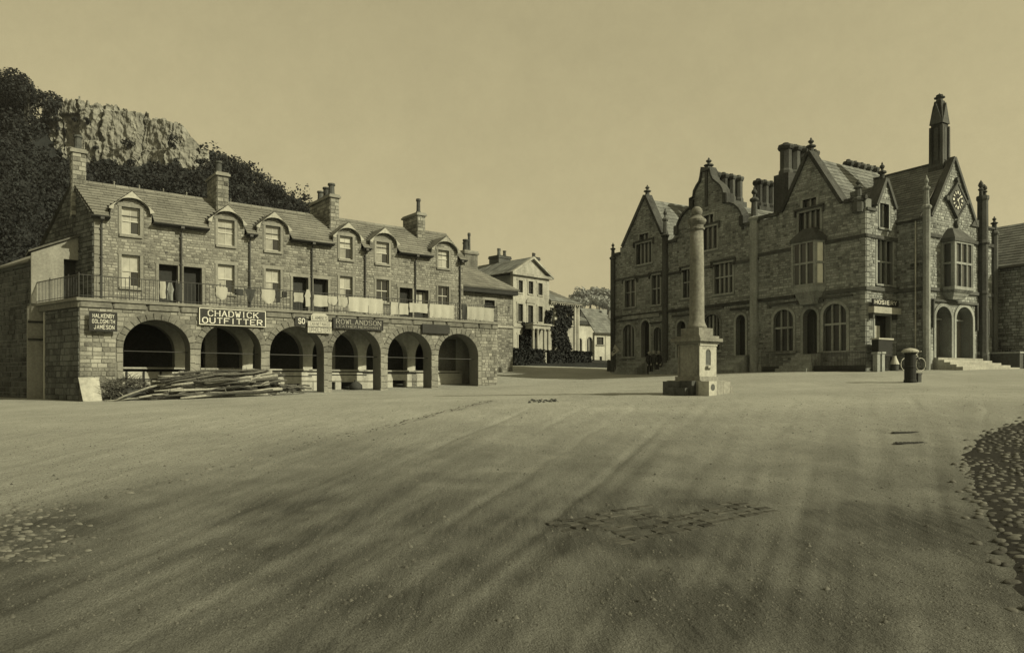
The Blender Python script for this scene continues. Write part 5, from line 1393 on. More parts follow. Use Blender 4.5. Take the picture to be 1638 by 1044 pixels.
# the curved coping follows the outline on its outer side
cp = MB(); cc_ = [((shg[i - 1] if i else shg[0]), shg[i], (shg[i + 1] if i < len(shg) - 1 else shg[-1])) for i in range(len(shg))]
outp = []
for p0, p1, p2 in cc_:
    dx, dz = p2[0] - p0[0], p2[1] - p0[1]; l = math.hypot(dx, dz); outp.append((p1[0] + dz / l * .13, p1[1] - dx / l * .13))
cp.prism(shg + outp[::-1], -.55, .15, TL.map); cp.build('shaped_coping', 'sooty', hall)
for l, r, z in ((1063, 1084, P(1075, 387)[1]), (1187, 1215, P(1230, 347)[1] - .2), (1215, 1246, P(1230, 347)[1]), (983, 993, P(990, 407)[1])): strip(TL, TL.a(l), TL.a(r), z - .05, z + .16, .15, name='parapet_coping')
strip(TL, TL.a(1352), TX + .08, zpar - .06, zpar + .16, .15, name='parapet_coping')
for px, y in ((1188.5, 350), (1161, 314), (1083, 366), (1108, 325)): a, z = P(px, y); MB().box(a - .17, a + .17, -.5, .2, z - .45, z + .2, TL.map).build('kneeler', 'sooty', hall)
# pinnacles and shafts
def pinnacle(x, y, z0, z1, r, zf=None, m='sooty', ball=True, shaft_m=None, n=8):
    """octagonal shaft up from z0 with a moulded cap, a slim upper stage and a ball finial ending at z1"""
    zf = zf if zf is not None else z1 - 1.6
    b = MB(); h = z1 - zf
    b.lathe(x, y, [(r * 1.25, z0), (r * 1.25, z0 + .5), (r, z0 + .62), (r, zf - .2), (r * 1.35, zf - .1), (r * 1.35, zf), (r * .75, zf + .1)], n, ph=.5)
    p = b.build('turret', shaft_m or m, hall)
    q = MB(); q.lathe(x, y, [(r * .75, zf + .06), (r * .62, zf + h * .5), (r * 1.0, zf + h * .55), (r * 1.0, zf + h * .6), (r * .35, zf + h * .66), (r * .3, zf + h * .74)], n, ph=.5)
    q.build('pinnacle', m, p)
    bb = MB(); rb = r * .62
    bb.lathe(x, y, [(.02, zf + h * .73), (rb * .75, zf + h * .76), (rb, zf + h * .81), (rb * .75, zf + h * .87), (rb * .3, zf + h * .91), (rb * .38, zf + h * .94), (.01, z1)], 8)
    bb.build('finial', m, p, smooth=True)
    return p
def pin_px(px, ytop, yf, ybot, r, o=.1, f=TL, **k):
    a = f.a(px, o); q = f.map(a, o, 0); return pinnacle(q[0], q[1], f.z(px, ybot, o) if ybot else 1.4, f.z(px, ytop, o), r, f.z(px, yf, o), **k)
pin_px(980.5, 388, 412, None, .22)
pin_px(1064, 333, 376, None, .24)
pin_px(1206.5, 298, 349, None, .30, shaft_m='hall_trim')
pin_px(1373, 287, 318, 340, .26)
def finial(face, a, z, h, s=.16, m='sooty', o=-.2):
    q = face.map(a, o, 0); b = MB()
    b.lathe(q[0], q[1], [(s * 1.0, z - .2), (s * .95, z + h * .32), (s * 1.7, z + h * .38), (s * 1.7, z + h * .46), (s * .5, z + h * .54), (s * .5, z + h * .6), (s * 1.0, z + h * .7), (s * .95, z + h * .78), (s * .3, z + h * .86), (s * .4, z + h * .9), (.01, z + h)], 8)
    return b.build('finial', m, hall, smooth=False)
for g, yt, px in ((gab1, 295, 1032.4), (g3, 219, 1293.8)): finial(TL, g[1][0], g[1][1], TL.z(px, yt) - g[1][1], .17)
a, z = P(1130.5, 271); finial(TL, a, z - .1, TL.z(1131, 251) - z + .1, .2)
MB().box(a - .32, a + .32, -.6, .2, z - .12, z + .12, TL.map).build('gable_cap', 'sooty', hall)
MB().box(a - .12, a + .12, -.05, .09, z - 2.6, z - .14, TL.map).build('gable_pilaster', 'sooty', hall)

# roofs behind the front gables: ridges run back from the front
def cross_roof(gl, apex, gr, back, drop=.25, name='gable_roof'):
    zr = apex[1] - drop; 
    pl = [((gl[0], .3, gl[1] - drop), (gl[0], back, gl[1] - drop), (apex[0], back, zr), (apex[0], .3, zr)), ((gr[0], .3, gr[1] - drop), (gr[0], back, gr[1] - drop), (apex[0], back, zr), (apex[0], .3, zr))]
    return slab_roof(hall, pl, slate='hall_slate', rows=14, name=name, l0=.3, l1=.5)
cross_roof(gab1[2], gab1[1], (gab1[0][0] + .8, gab1[0][1] - 1.0), 8.5)
s_ap = P(1131, 290); cross_roof((P(1088, 370)[0], P(1088, 372)[1]), (s_ap[0], P(1150, 312)[1] + .1), (P(1194, 366)[0] + .9, P(1194, 372)[1] - .4), 9)
cross_roof(g3[2], g3[1], (g3[0][0] + .2, g3[0][1] - .2), 9.5)
# flat leads between, back and end walls
b = MB(); b.box(.3, TX - .3, .4, 9.6, ZS2 - .3, ZS2 - .1); b.build('lead_flat', 'deck', hall)
b = MB(); b.box(0, .45, .5, 9.8, zb, ZS2 + .2); b.box(.45, TX - .5, 9.4, 9.8, zb, ZS2 + .2); b.build('rear_wall', 'hall_mortar', hall)
# chimney groups
def flues(n, px0, ytop, y0, dx, dy, wd, zlow, base=True, ztop_d=0.0):
    f = Face(T, 0, y0); x0 = f.a(px0); zt = f.z(px0, ytop)
    if base: MB().box(x0 - wd * .7, x0 + dx * (n - 1) + wd * .7, y0 - wd * .7, y0 + dy * (n - 1) + wd * .7, zlow, zt - 2.0).build('chimney_base', 'sooty', hall)
    for i in range(n):
        x, y = x0 + dx * i, y0 + dy * i
        c = MB().lathe(x, y, [(wd * .62, zlow + .1), (wd * .62, zt - 1.75), (wd * .5, zt - 1.6), (wd * .5, zt - .35), (wd * .62, zt - .28), (wd * .72, zt - .12), (wd * .66, zt)], 8, ph=.5).build('chimney', 'sooty', hall)
        MB().lathe(x, y, [(wd * .3, zt - .01), (wd * .26, zt + .16)], 8).build('chimney_pot', 'sooty', c)
zf_ = ZS2 - .3
flues(4, 1145, 277, 4.5, 0.02, .82, .62, zf_)
flues(4, 1213, 289.5, 6.0, .02, .66, .62, zf_)
flues(3, 1257, 233, 3.2, .05, .80, .78, zf_)
f = Face(T, 0, 2.9); MB().box(f.a(1246), f.a(1262), 2.9, 5.6, zf_, f.z(1255, 280)).build('chimney_base', 'sooty', hall)
flues(5, 1357, 259, 9.0, .0, .75, .55, zf_, False)
flues(1, 1303, 243, 5.0, 0, .5, .5, zf_, False)

# oriel on the tall gable
def oriel(face, a0, a1, pj, cant, z0, z1, n, zt, zc, name='oriel', back=0.0):
    r = MB(); c = cant
    plan = [(a0, 0), (a0 + c, pj), (a1 - c, pj), (a1, 0)]
    def ring(s, z): m = (a0 + a1) / 2; return [face.map(m + (a - m) * s, o * s, z) for a, o in plan]
    for i, (s, za) in enumerate(((.55, zc), (.72, zc + (z0 - zc) * .35), (.9, zc + (z0 - zc) * .7))):
        zt_ = (zc + (z0 - zc) * (.35, .7, 1.0)[i]); v = ring(s, za) + ring(s + .14, zt_); r.add(v, [(0, 1, 5, 4), (1, 2, 6, 5), (2, 3, 7, 6), (0, 1, 2, 3)])
    o = r.build(name, 'hall', hall)
    q = MB(); v = ring(1.04, z0 - .02) + ring(1.04, z0 + .16); q.add(v, [(0, 1, 5, 4), (1, 2, 6, 5), (2, 3, 7, 6), (4, 5, 6, 7), (0, 1, 2, 3)]); q.build('oriel_sill', 'hall_trim', o)
    q = MB(); v = ring(1.1, z1) + ring(1.1, z1 + .2) + ring(1.0, z1 + .3) + ring(.42, z1 + .85); q.add(v, [(k + i, k + i + 1, k + i + 5, k + i + 4) for k in (0, 4, 8) for i in range(3)] + [(0, 1, 2, 3), (12, 13, 14, 15)]); q.build('oriel_roof', 'sooty', o)
    # the lights: front and the two cheeks
    segs = [((a0, 0), (a0 + c, pj), 1), ((a0 + c, pj), (a1 - c, pj), n), ((a1 - c, pj), (a1, 0), 1)]
    for (p0, p1, m) in segs:
        w0, w1 = face.map(p0[0], p0[1], 0), face.map(p1[0], p1[1], 0); L_ = math.hypot(w1[0] - w0[0], w1[1] - w0[1])
        ff = Face(T, w0[0], w0[1], w1[0] - w0[0], w1[1] - w0[1]); e = .11
        b = MB(); zm = z0 + (z1 - z0) * zt
        b.box(0, e, -.2, .02, z0 + .14, z1, ff.map); b.box(L_ - e, L_, -.2, .02, z0 + .14, z1, ff.map); b.box(e, L_ - e, -.2, .018, z1 - .1, z1, ff.map); b.box(e, L_ - e, -.14, .012, zm - .06, zm + .06, ff.map)
        iw = (L_ - 2 * e) / m
        for i in range(1, m): b.box(e + iw * i - .04, e + iw * i + .04, -.14, .014, z0 + .14, z1 - .1, ff.map)
        w = b.build('oriel_window', 'hall_trim', o)
        for i in range(m):
            for q0, q1 in ((z0 + .14, zm - .06), (zm + .06, z1 - .1)): inst('pane', unit_pane('hallglass' if not (m == 1 and p1[1] == 0 and c > .01) else 'brightpane'), w, ff.map(e + iw * (i + .5), -.08, (q0 + q1) / 2), ff.rot, (iw - .08, .012, q1 - q0))
    return o
oriel(TL, ob_[0], ob_[1], .7, .2, oz0, oz1, 3, .52, TL.z(1290, 488))

# sunny end face with its narrow gablet
R1W = TR.a(1434)
ga = [(TR.a(1401), TR.z(1401, 329)), (TR.p(1414, 286)), (TR.a(1431.5), TR.z(1401, 329))]
ga[1] = ((ga[0][0] + ga[2][0]) / 2, ga[1][1])
zp1 = TR.z(1392, 337)
o1 = [(0, zb), (R1W, zb), (R1W, ga[2][1]), *ga[::-1], (ga[0][0], zp1), (0, zp1)]
wa = box_at(1407, 1421.5, 326, 365, TR); wb = box_at(1403, 1427.5, 385, 455, TR); wc = box_at(1399, 1424, 505, 561, TR)
w_ = MB().prism(o1, -.5, 0, TR.map, [rect(*wa), rect(*wb), rect(*wc)]).build('end_wall', 'hall_mortar', hall)
masonry(TR, o1, [grow(rect(*q), .17) for q in (wa, wb, wc)] + [rect(0, .3, zb, zp1)], 1.9, ga[1][1], .16, .16, .42, .018, w_, 'hall', limit=60)
z = 1.9; k = 0
while z < zp1 - .1:
    h = .3; l = .42 if k % 2 else .28; inst('quoin', unit_stone('hall_trim'), w_, TR.map(l / 2 + .005, 0, z + h / 2), TR.rot, (l, .04, h - .012)); inst('quoin', unit_stone('hall_trim'), wl_, TL.map(TX - l / 2 + .02, 0, z + h / 2), TL.rot, (l, .045, h - .012)); z += h; k += 1
mullioned(TR, *wa, hall, 2, None, hood=False, wd=.12)
mullioned(TR, *wb, hall, 3, .52, hood=False, wd=.12)
shop = mullioned(TR, *wc, hall, 1, None, hood=False, wd=.12, dark='glass', rec=.25)
MB().box(wc[0] + .02, wc[0] + .85, -.24, -.22, wc[2] + .5, wc[3] - .55, TR.map).build('pale_shutter', 'paleglass', shop)
strip(TR, -.1, R1W, ZS1 - .14, ZS1 + .05, .13); strip(TR, -.08, R1W, ZS2 - .1, ZS2 + .08, .1)
strip(TR, -.06, R1W, 1.2, gz(*T.world(TX, 1)) + .5, .08, 'hall_trim', 'plinth')
coping(TR, [ga[0], ga[1]], .18); coping(TR, [ga[1], ga[2]], .18); strip(TR, 0, ga[0][0] - .05, zp1, zp1 + .15, .12, name='parapet_coping')
finial(TR, ga[1][0], ga[1][1], TR.z(1410, 256) - ga[1][1], .14)
def end_roof(gl, apex, gr, x0, x1, rows=14, sl='hall_slate'):
    pl = [((x1, gl[0], gl[1]), (x0, gl[0], gl[1]), (x0, apex[0], apex[1]), (x1, apex[0], apex[1])), ((x1, gr[0], gr[1]), (x0, gr[0], gr[1]), (x0, apex[0], apex[1]), (x1, apex[0], apex[1]))]
    return slab_roof(hall, pl, slate=sl, rows=rows, name='gable_roof', l0=.3, l1=.5)
end_roof((ga[0][0], ga[0][1] - .2), (ga[1][0], ga[1][1] - .25), (ga[2][0], ga[2][1] - .2), TX - 3.5, TX - .3, 10)

# projecting entrance block with the clock gable
X2 = TX + 1.62; Y2 = R1W
TS = Face(T, TX, Y2)                    # its shaded left side
T2 = Face(T, X2, 0, 0, 1)               # its sunny front; a is local y
Y3 = T2.a(1591)
def p2(px, py): return T2.p(px, py)
apx = p2(1525, 253); gl2 = p2(1488, 346); gr2 = (2 * apx[0] - gl2[0], gl2[1])
zpk = T2.z(1483, 347)
d2 = [(T2.a(1495), T2.a(1522)), (T2.a(1528), T2.a(1556))]
zd = T2.z(1510, 572); zsp = T2.z(1510, 509)
d2 = [(T2.a(1496), T2.a(1521)), (T2.a(1528.5), T2.a(1555))]
ori = (T2.a(1527, .72), T2.a(1557, .72)); oz = (T2.z(1540, 463, .72), T2.z(1540, 387, .72))
o2_ = [(Y2, zb), (Y3, zb), (Y3, T2.z(1585, 366)), (T2.a(1566), T2.z(1585, 366)), (T2.a(1566), gr2[1]), gr2, apx, gl2, (Y2, gl2[1])]
dh2 = [arched(a0, a1, zd, zsp, (a1 - a0) * .42, 14) for a0, a1 in d2]
w2_ = MB().prism(o2_, -.75, 0, T2.map, dh2).build('entrance_wall', 'hall_mortar', hall)
masonry(T2, o2_, [grow(h, .22) for h in dh2] + [rect(ori[0] - .1, ori[1] + .1, oz[0] - .8, oz[1] + .5)], 2.0, apx[1], .16, .16, .42, .018, w2_, 'hall', limit=0)
for k, (a0, a1) in enumerate(d2):
    d = arch_window(T2, a0, a1, zd, zsp, (a1 - a0) * .42, hall, door=True, rec=.6, wd=.2, pr=.06, doorm='wood')
    MB().box(a0 + .05, (a0 + a1) / 2 - .02, -.6, -.58, zd + .1, zsp - .05, T2.map).build('lit_door_half', 'lime', d)  # pale panel paints the sunlit left half of the door
    MB().box(a0, a1, -.6, -.5, zsp - .04, zsp + .06, T2.map).build('transom', 'hall_trim', d)
b = MB(); zh = zsp + .9
b.box(d2[0][0] - .42, d2[1][1] + .42, -.05, .16, zh, zh + .13, T2.map)
for x in (d2[0][0] - .42, d2[1][1] + .31): b.box(x, x + .11, -.05, .15, zh - 1.5, zh, T2.map)
b.build('hood_mould', 'sooty', hall)
ts_top = gl2[1] - .15
so_ = rect(0, 1.62, zb, ts_top); sw_ = MB().prism(so_, -.4, 0, TS.map).build('side_wall', 'hall_mortar', hall)
masonry(TS, so_, [], 1.9, ts_top, .16, .16, .42, .018, sw_, 'hall', limit=40)
strip(TS, 0, 1.66, ZS1 - .14, ZS1 + .05, .12); strip(TS, 0, 1.6, ts_top - .1, ts_top + .05, .1, name='eaves_course')
strip(T2, Y2 - .1, ori[0] - .1, ZS1 - .14, ZS1 + .05, .13); strip(T2, ori[1] + .1, Y3 + .05, ZS1 - .14, ZS1 + .05, .13)
zs3 = T2.z(1500, 378); strip(T2, Y2 - .08, ori[0] - .15, zs3 - .1, zs3 + .08, .12); strip(T2, ori[1] + .15, Y3 + .05, zs3 - .1, zs3 + .08, .12)
coping(T2, [gl2, apx], .17, o0=-.25); coping(T2, [apx, gr2], .17, o0=-.25)
strip(T2, T2.a(1566), Y3 + .05, T2.z(1585, 367), T2.z(1585, 364), .14, name='parapet_coping')
# steep roof running back from the clock gable, its left slope in shade
zrdg = apx[1] - .08
end_roof((Y2 - .1, ts_top + .0), (apx[0], zrdg), (gr2[0] + .6, gr2[1] - 1.0), TX - 5.5, X2 - .26, 22)
MB().tube([(TX - 5.5, apx[0], zrdg + .03), (X2 - .85, apx[0], zrdg + .03)], .09, 6).build('ridge', 'sooty', hall)
MB().box(TX - 6, X2 - .7, Y3 - .5, Y3 - .01, zb, T2.z(1585, 366) - .05).build('far_side_wall', 'hall_mortar', hall)
# oriel with its square cheek in shade
oriel(T2, ori[0], ori[1], .72, 0.0, oz[0], oz[1], 3, .55, T2.z(1530, 481))
# turrets on the front
def turret(px, o, r, ybot_cap, ytop, yf, m, shaft_m, f=T2): return pin_px(px, ytop, yf, None, r, o=o, f=f, m=m, shaft_m=shaft_m)
turret(1482, .1, .20, None, 280, 330, 'hall_trim', 'hall_trim')
q = T2.map(T2.a(1572, .15), .15, 0)
b = MB(); r_ = .28; zt2 = T2.z(1572, 316)
b.lathe(q[0], q[1], [(r_ * 1.2, 1.4), (r_ * 1.2, 3.0), (r_, 3.2), (r_, ZS1 - .1), (r_ * 1.15, ZS1), (r_, ZS1 + .15), (r_, zs3 - .1), (r_ * 1.35, zs3), (r_ * 1.05, zs3 + .2), (r_ * 1.0, zt2 - .3), (r_ * 1.2, zt2 - .2), (r_ * 1.2, zt2)], 8, ph=.5)
tu = b.build('turret', 'sooty', hall)
for s in (-1, 1):
    bb = MB(); x, y = q[0] + .0, q[1] + s * .20; zz = zt2; hh = T2.z(1572, 291 if s < 0 else 296) - zt2
    bb.lathe(x, y, [(.12, zz - .1), (.1, zz + hh * .3), (.17, zz + hh * .4), (.08, zz + hh * .5), (.16, zz + hh * .65), (.13, zz + hh * .78), (.01, zz + hh)], 8); bb.build('finial', 'sooty', tu)
turret(1590.5, .05, .20, None, 346, 372, 'sooty', 'sooty')
MB().prism([(T2.a(1551), gr2[1] - .1), (T2.a(1566), gr2[1] - .1), (T2.a(1566), gr2[1] + .35), (T2.a(1556), gr2[1] + .25)], -.6, .12, T2.map).build('kneeler', 'sooty', hall)
# bell turret on the gable apex
bt = Face(T, X2 - 1.15, 0, 0, 1); bw_ = .32
zbt = apx[1] - 1.4; ztp = T2.z(1512, 185, -.5)
cx_, cy_ = X2 - .75, apx[0] - .06
b = MB(); b.box(cx_ - bw_ - .1, cx_ + bw_ + .1, cy_ - bw_ - .1, cy_ + bw_ + .1, zbt - .6, zbt + 1.0); b.box(cx_ - bw_, cx_ + bw_, cy_ - bw_, cy_ + bw_, zbt + 1.0, ztp - .3)
be = b.build('bell_turret', 'sooty', hall)
for (ox, oy, ux, uy) in ((cx_ - bw_, cy_ - bw_, 1, 0), (cx_ + bw_, cy_ - bw_, 0, 1)):
    f = Face(T, ox, oy, ux, uy); MB().prism(arched(.19, .45, zbt + 1.4, ztp - .9, .2), .0, .03, f.map).build('bell_opening', 'inside', be)
    MB().box(-.06, 2 * bw_ + .06, -.02, .09, zbt + 1.0, zbt + 1.16, f.map).build('moulding', 'sooty', be)
b = MB(); e = bw_ + .06
zt = T2.z(1512, 161, -.5); zc_ = ztp - .45
b.add([(cx_ - e, cy_ - e, zc_), (cx_ + e, cy_ - e, zc_), (cx_ + e, cy_ + e, zc_), (cx_ - e, cy_ + e, zc_), (cx_ - .2, cy_ - .2, zt), (cx_ + .2, cy_ - .2, zt), (cx_ + .2, cy_ + .2, zt), (cx_ - .2, cy_ + .2, zt)], [(0, 1, 5, 4), (1, 2, 6, 5), (2, 3, 7, 6), (3, 0, 4, 7), (4, 5, 6, 7), (0, 1, 2, 3)])
b.build('turret_cap', 'sooty', be)
for (ox, oy, ux, uy) in ((cx_ - bw_, cy_ - bw_, 1, 0), (cx_ + bw_, cy_ - bw_, 0, 1), (cx_ - bw_, cy_ + bw_, 0, -1)):   # a steep gablet on each face
    f = Face(T, ox, oy, ux, uy); w_g = 2 * bw_
    MB().prism([(-.06, zc_ - .05), (w_g + .06, zc_ - .05), (w_g / 2, zc_ + 1.15)], -.25, .07, f.map).build('gablet', 'sooty', be)
    for x in (0, w_g): MB().prism([(x - .09, zbt + 1.0), (x + .09, zbt + 1.0), (x + .06, zc_ - .2), (x - .06, zc_ - .2)], -.02, .08, f.map).build('buttress', 'sooty', be)
zz = T2.z(1510, 147, -.5) - zt
MB().lathe(cx_, cy_, [(.2, zt - .05), (.17, zt + zz * .35), (.3, zt + zz * .4), (.3, zt + zz * .48), (.1, zt + zz * .55), (.2, zt + zz * .68), (.17, zt + zz * .78), (.06, zt + zz * .86), (.01, zt + zz)], 8).build('finial', 'sooty', be)
# the diamond clock
ck = T2.a(1527.5); cz = T2.z(1527.5, 321); hw, hh = .95, .98
cl = MB().prism([(ck - hw, cz), (ck, cz - hh), (ck + hw, cz), (ck, cz + hh)], .03, .16, T2.map).build('clock', 'sooty', hall)
b = MB()
for s in (1,):
    o = [(ck - hw - .1, cz), (ck, cz - hh - .1), (ck + hw + .1, cz), (ck, cz + hh + .1)]; i_ = [(ck - hw + .06, cz), (ck, cz - hh + .06), (ck + hw - .06, cz), (ck, cz + hh - .06)]
    for k in range(4): b.prism([o[k], o[(k + 1) % 4], i_[(k + 1) % 4], i_[k]], .03, .20, T2.map)
for dx, dz in ((-hw - .12, 0), (hw + .12, 0), (0, hh + .2), (0, -hh - .3)): b.prism([(ck + dx - .13, cz + dz), (ck + dx, cz + dz - (.34 if dz < 0 else .16)), (ck + dx + .13, cz + dz), (ck + dx, cz + dz + .16)], .03, .2, T2.map)
b.build('clock_frame', 'sooty', cl)
dl = MB(); n = 24; dl.prism([(ck + .56 * math.cos(2 * PI * i / n), cz + .56 * math.sin(2 * PI * i / n)) for i in range(n)], .16, .175, T2.map); dl.build('clock_dial', 'dark', cl)
b = MB()
for i in range(12):
    t = 2 * PI * i / 12; c_, s_ = math.cos(t), math.sin(t); r0, r1, w_n = .36, .52, .035 if i % 3 else .06
    b.add([T2.map(ck + r * c_ - k * w_n * s_, .18, cz + r * s_ + k * w_n * c_) for r, k in ((r0, -1), (r1, -1), (r1, 1), (r0, 1))], [(0, 1, 2, 3)])
b.build('numeral_mark', 'gilt', cl)
b = MB()
for t, l in ((rad(40), .5), (rad(-62), .34)):
    c_, s_ = math.cos(t), math.sin(t); b.add([T2.map(ck + r * c_ - k * .03 * s_, .186, cz + r * s_ + k * .03 * c_) for r, k in ((-.08, -1), (l, -.5), (l, .5), (-.08, 1))], [(0, 1, 2, 3)])
b.build('clock_hands', 'gilt', cl)
# broad steps before the twin doors
g = gz(*T.world(X2 + 1.5, (d2[0][0] + d2[1][1]) / 2)); n = 5
for i in range(n):
    t = zd - (zd - g) * i / n; o0, o1 = .36 * i, .36 * (i + 1)
    MB().box(d2[0][0] - .35 - .06 * i, d2[1][1] + .5 + .28 * i, o0 - (.75 if i == 0 else 0), o1, g - .4, t - .01, lambda a, o, z: T2.map(a, o, z)).build('step', 'pale', hall)
strip(T2, Y2 - .05, d2[0][0] - .4, 1.2, zd + .4, .12, 'hall_trim', 'plinth'); strip(T2, d2[1][1] + .6, Y3, 1.2, zd + .4, .12, 'hall_trim', 'plinth')
# narrow niche on the far right of the front
a0, a1 = T2.a(1580), T2.a(1586); MB().box(a0 - .1, a1 + .1, -.02, .05, T2.z(1583, 540), T2.z(1583, 494), T2.map).box(a0, a1, .03, .07, T2.z(1583, 536), T2.z(1583, 498), T2.map).build('blind_panel', 'sooty', hall)
# pale fascia over the shop at the far left of the front
MB().box(TL.a(998), TL.a(1056), -.01, .14, TL.z(1027, 509), TL.z(1027, 503.5), TL.map).build('fascia', 'hall_trim', hall)

# shop sign and its ledge on the sunny end
a0, a1 = TR.a(1396, .3), TR.a(1437, .3); z0, z1 = TR.z(1415, 488.5, .3), TR.z(1415, 479, .3)
q = TR.map((a0 + a1) / 2, .3, z0); wx, wy = T.world(q[0], q[1])
sg = thing('shop_sign', 'dark HOSIERY sign on the sunny end of the town hall over the shop window', 'sign', (wx, wy, z0), T.ang + PI / 2)
W_, H_ = a1 - a0, z1 - z0; g_ = Face(Frame(0, 0, 0), 0, 0)
MB().box(-W_ / 2, W_ / 2, 0, .06, 0, H_).build('board', 'sign', sg)
b = MB(); lettering(b, g_, 'HOSIERY', -W_ * .42, W_ * .42, H_ * .2, H_ * .8, .001, 1.0, False); b.build('lettering', 'gilt', sg)
b = MB(); b.box(-W_ / 2, W_ / 2, -.02, 0, 0, .03); b.box(-W_ / 2, W_ / 2, -.02, 0, H_ - .03, H_); b.box(-W_ / 2 + .0, -W_ / 2 + .04, -.02, 0, .03, H_ - .03); b.box(W_ / 2 - .04, W_ / 2, -.02, 0, .03, H_ - .03); b.build('frame', 'dark', sg)
zl0, zl1 = TR.z(1415, 501, .4), TR.z(1415, 491, .4)
led = MB().box(a0 - .05, a1 + .1, .0, .42, zl0, zl1, TR.map).build('shop_ledge', 'pale', hall)
for x in (a0 + .05, a1 - .2): MB().box(x, x + .12, .0, .3, zl0 - .3, zl0 - .002, TR.map).build('bracket', 'sooty', led)

# ------------------------------------------------------------------ things standing on the square
# market column with a fountain niche
mx_, my_ = (1119 - CX) / F * 26.0, 26.0
zg = gz(mx_, my_) - .02
mo = thing('market_column', 'stone market column with a ball top on a square fountain plinth and steps', 'monument', (mx_, my_, zg), rad(38.2))
a = 1.02
def zr(py, d=26.0): return E + (HY - py) / F * d - zg
z0, z1, z2 = zr(608), zr(540), zr(527.5)
# origin is the near corner of the plinth; x to the right face, y to the back
b = MB(); b.box(.03, a - .03, .03, a - .03, z0, z1 - .05)
b.box(-.05, a + .05, -.05, a + .05, z0 - .01, z0 + .14)
pl_ = b.build('plinth', 'monu', mo)
fR = Face(Frame(0, 0, 0), 0, 0); 
nw = [(.42, .66)]
b = MB()
for u in ((0, .16), (a - .2, a - .02)): b.box(u[0], u[1], -.0, .1, z0 + .14, z1 - .28)
b.box(.16, a - .2, -.0, .05, z1 - .42, z1 - .28)
ar_ = arched(.36, .66, z0 + .55, z0 + 1.0, .15); b.prism(rect(.16, a - .2, z0 + .14, z1 - .42), -.04, .0, fR.map, [ar_])
b.box(0, a, -.03, .06, z1 - .28, z1 - .2)
b.build('fountain_front', 'pale', pl_)
MB().prism(ar_, -.035, -.028, fR.map).build('niche', 'inside', pl_)
MB().box(.36, .66, -.12, .0, z0 + .45, z0 + .53).build('basin', 'pale', pl_)
b = MB()
for u in ((0, .14), (a - .14, a)): b.box(-.0, .06, u[0] + .03, u[1] - .03 + .0, z0 + .14, z1 - .28)
b.build('side_pilaster', 'monu', pl_)
b = MB(); b.box(-.06, a + .06, -.06, a + .06, z1 - .2, z1 - .12); b.box(-.16, a + .16, -.16, a + .16, z1 - .12, z1); b.box(-.06, a + .06, -.06, a + .06, z1, z1 + .09)
b.box(.10, a - .10, .10, a - .10, z1 + .09, z2 + .10)
b.build('cornice', 'monu', mo)
c = a / 2; zt = zr(370, 26.8); zb_ = z2 + .10
zball = zr(340, 26.8)
MB().lathe(c, c, [(.36, zb_), (.37, zb_ + .06), (.33, zb_ + .13), (.30, zb_ + .2), (.275, zb_ + .3), (.27, zb_ + 1.5), (.255, zb_ + 2.6), (.235, zt)], 24).build('shaft', 'monu', mo, smooth=True)
MB().lathe(c, c, [(.235, zt), (.29, zt + .03), (.29, zt + .09), (.24, zt + .12), (.24, zt + .2), (.30, zt + .26), (.34, zt + .32), (.34, zt + .4), (.22, zt + .5), (.10, zt + .62), (.09, zball - .16)], 20).build('capital', 'monu', mo, smooth=False)
n = 9; MB().lathe(c, c, [(.005 + .205 * math.sin(PI * i / n), zball - .205 * math.cos(PI * i / n)) for i in range(n + 1)], 18).build('ball', 'monu', mo, smooth=True)
sm = MB().box(-.26, a + .26, -.26, a + .26, -.1, z0 - .006).build('step', 'monu', mo)
for k, (y0, y1) in enumerate(((-.04, .50), (.51, 1.02), (1.03, 1.28))): MB().box(-.50, -.262, y0, y1, -.1, z0 - .02 - .01 * k).build('step', 'sooty', mo)
for k, (y0, y1) in enumerate(((.10, .60), (.61, 1.08))): MB().box(-.70, -.505, y0, y1, -.12, z0 * .5 + .01 * k).build('step', 'sooty', mo)
for k, (x0, x1, dz) in enumerate(((.18, .8, 0), (.81, 1.22, .02), (1.23, 1.40, .18))): MB().box(x0, x1, -.45, -.262, -.12, z0 - .03 - dz).build('step', 'monu', mo)
tr_ = MB().box(-.42, .02, -.72, -.27, -.1, z0 - .03).build('trough', 'pale', mo)
MB().lathe(0, 0, [(.12, 0), (.12, .008)], 14, mp=lambda x, y, z: (-.2 + x, -.722 - z + .004, z0 * .55 + y)).build('drain_hole', 'inside', tr_)
MB().box(.025, .17, -.60, -.27, -.1, z0 - .05).build('dark_block', 'sooty', mo)

# pump in its stout case, with spout, pipe and bucket block
px_p, dp = 1456, 30.0
X_, Y_ = (px_p - CX) / F * dp, dp; zg = gz(X_, Y_) - .02
pu = thing('water_pump', 'stout dark cased water pump with a wide domed cap on the square', 'pump', (X_, Y_, zg), rad(20))
MB().lathe(0, 0, [(.25, 0), (.25, .12), (.225, .16), (.222, .62), (.235, .64), (.235, .70), (.218, .72), (.212, 1.18), (.23, 1.2), (.23, 1.27)], 16).build('case', 'dark', pu, smooth=False)
MB().lathe(0, 0, [(.30, 1.27), (.33, 1.30), (.33, 1.34), (.26, 1.40), (.13, 1.45), (.02, 1.47)], 18).build('cap', 'pale', pu, smooth=False)
MB().tube([(.21, -.05, 1.05), (.30, -.07, 1.08), (.36, -.08, 1.0), (.37, -.08, .96)], [.05, .045, .04, .04], 8).build('spout', 'iron', pu)
MB().tube([(.27, .05, 0), (.27, .05, 1.05), (.16, .03, 1.12)], .035, 8).build('pipe', 'lime', pu)
MB().tube([(.23, .02, 1.16), (.38, .02, 1.20), (.44, .02, 1.12)], .022, 6).build('handle', 'nickel', pu)
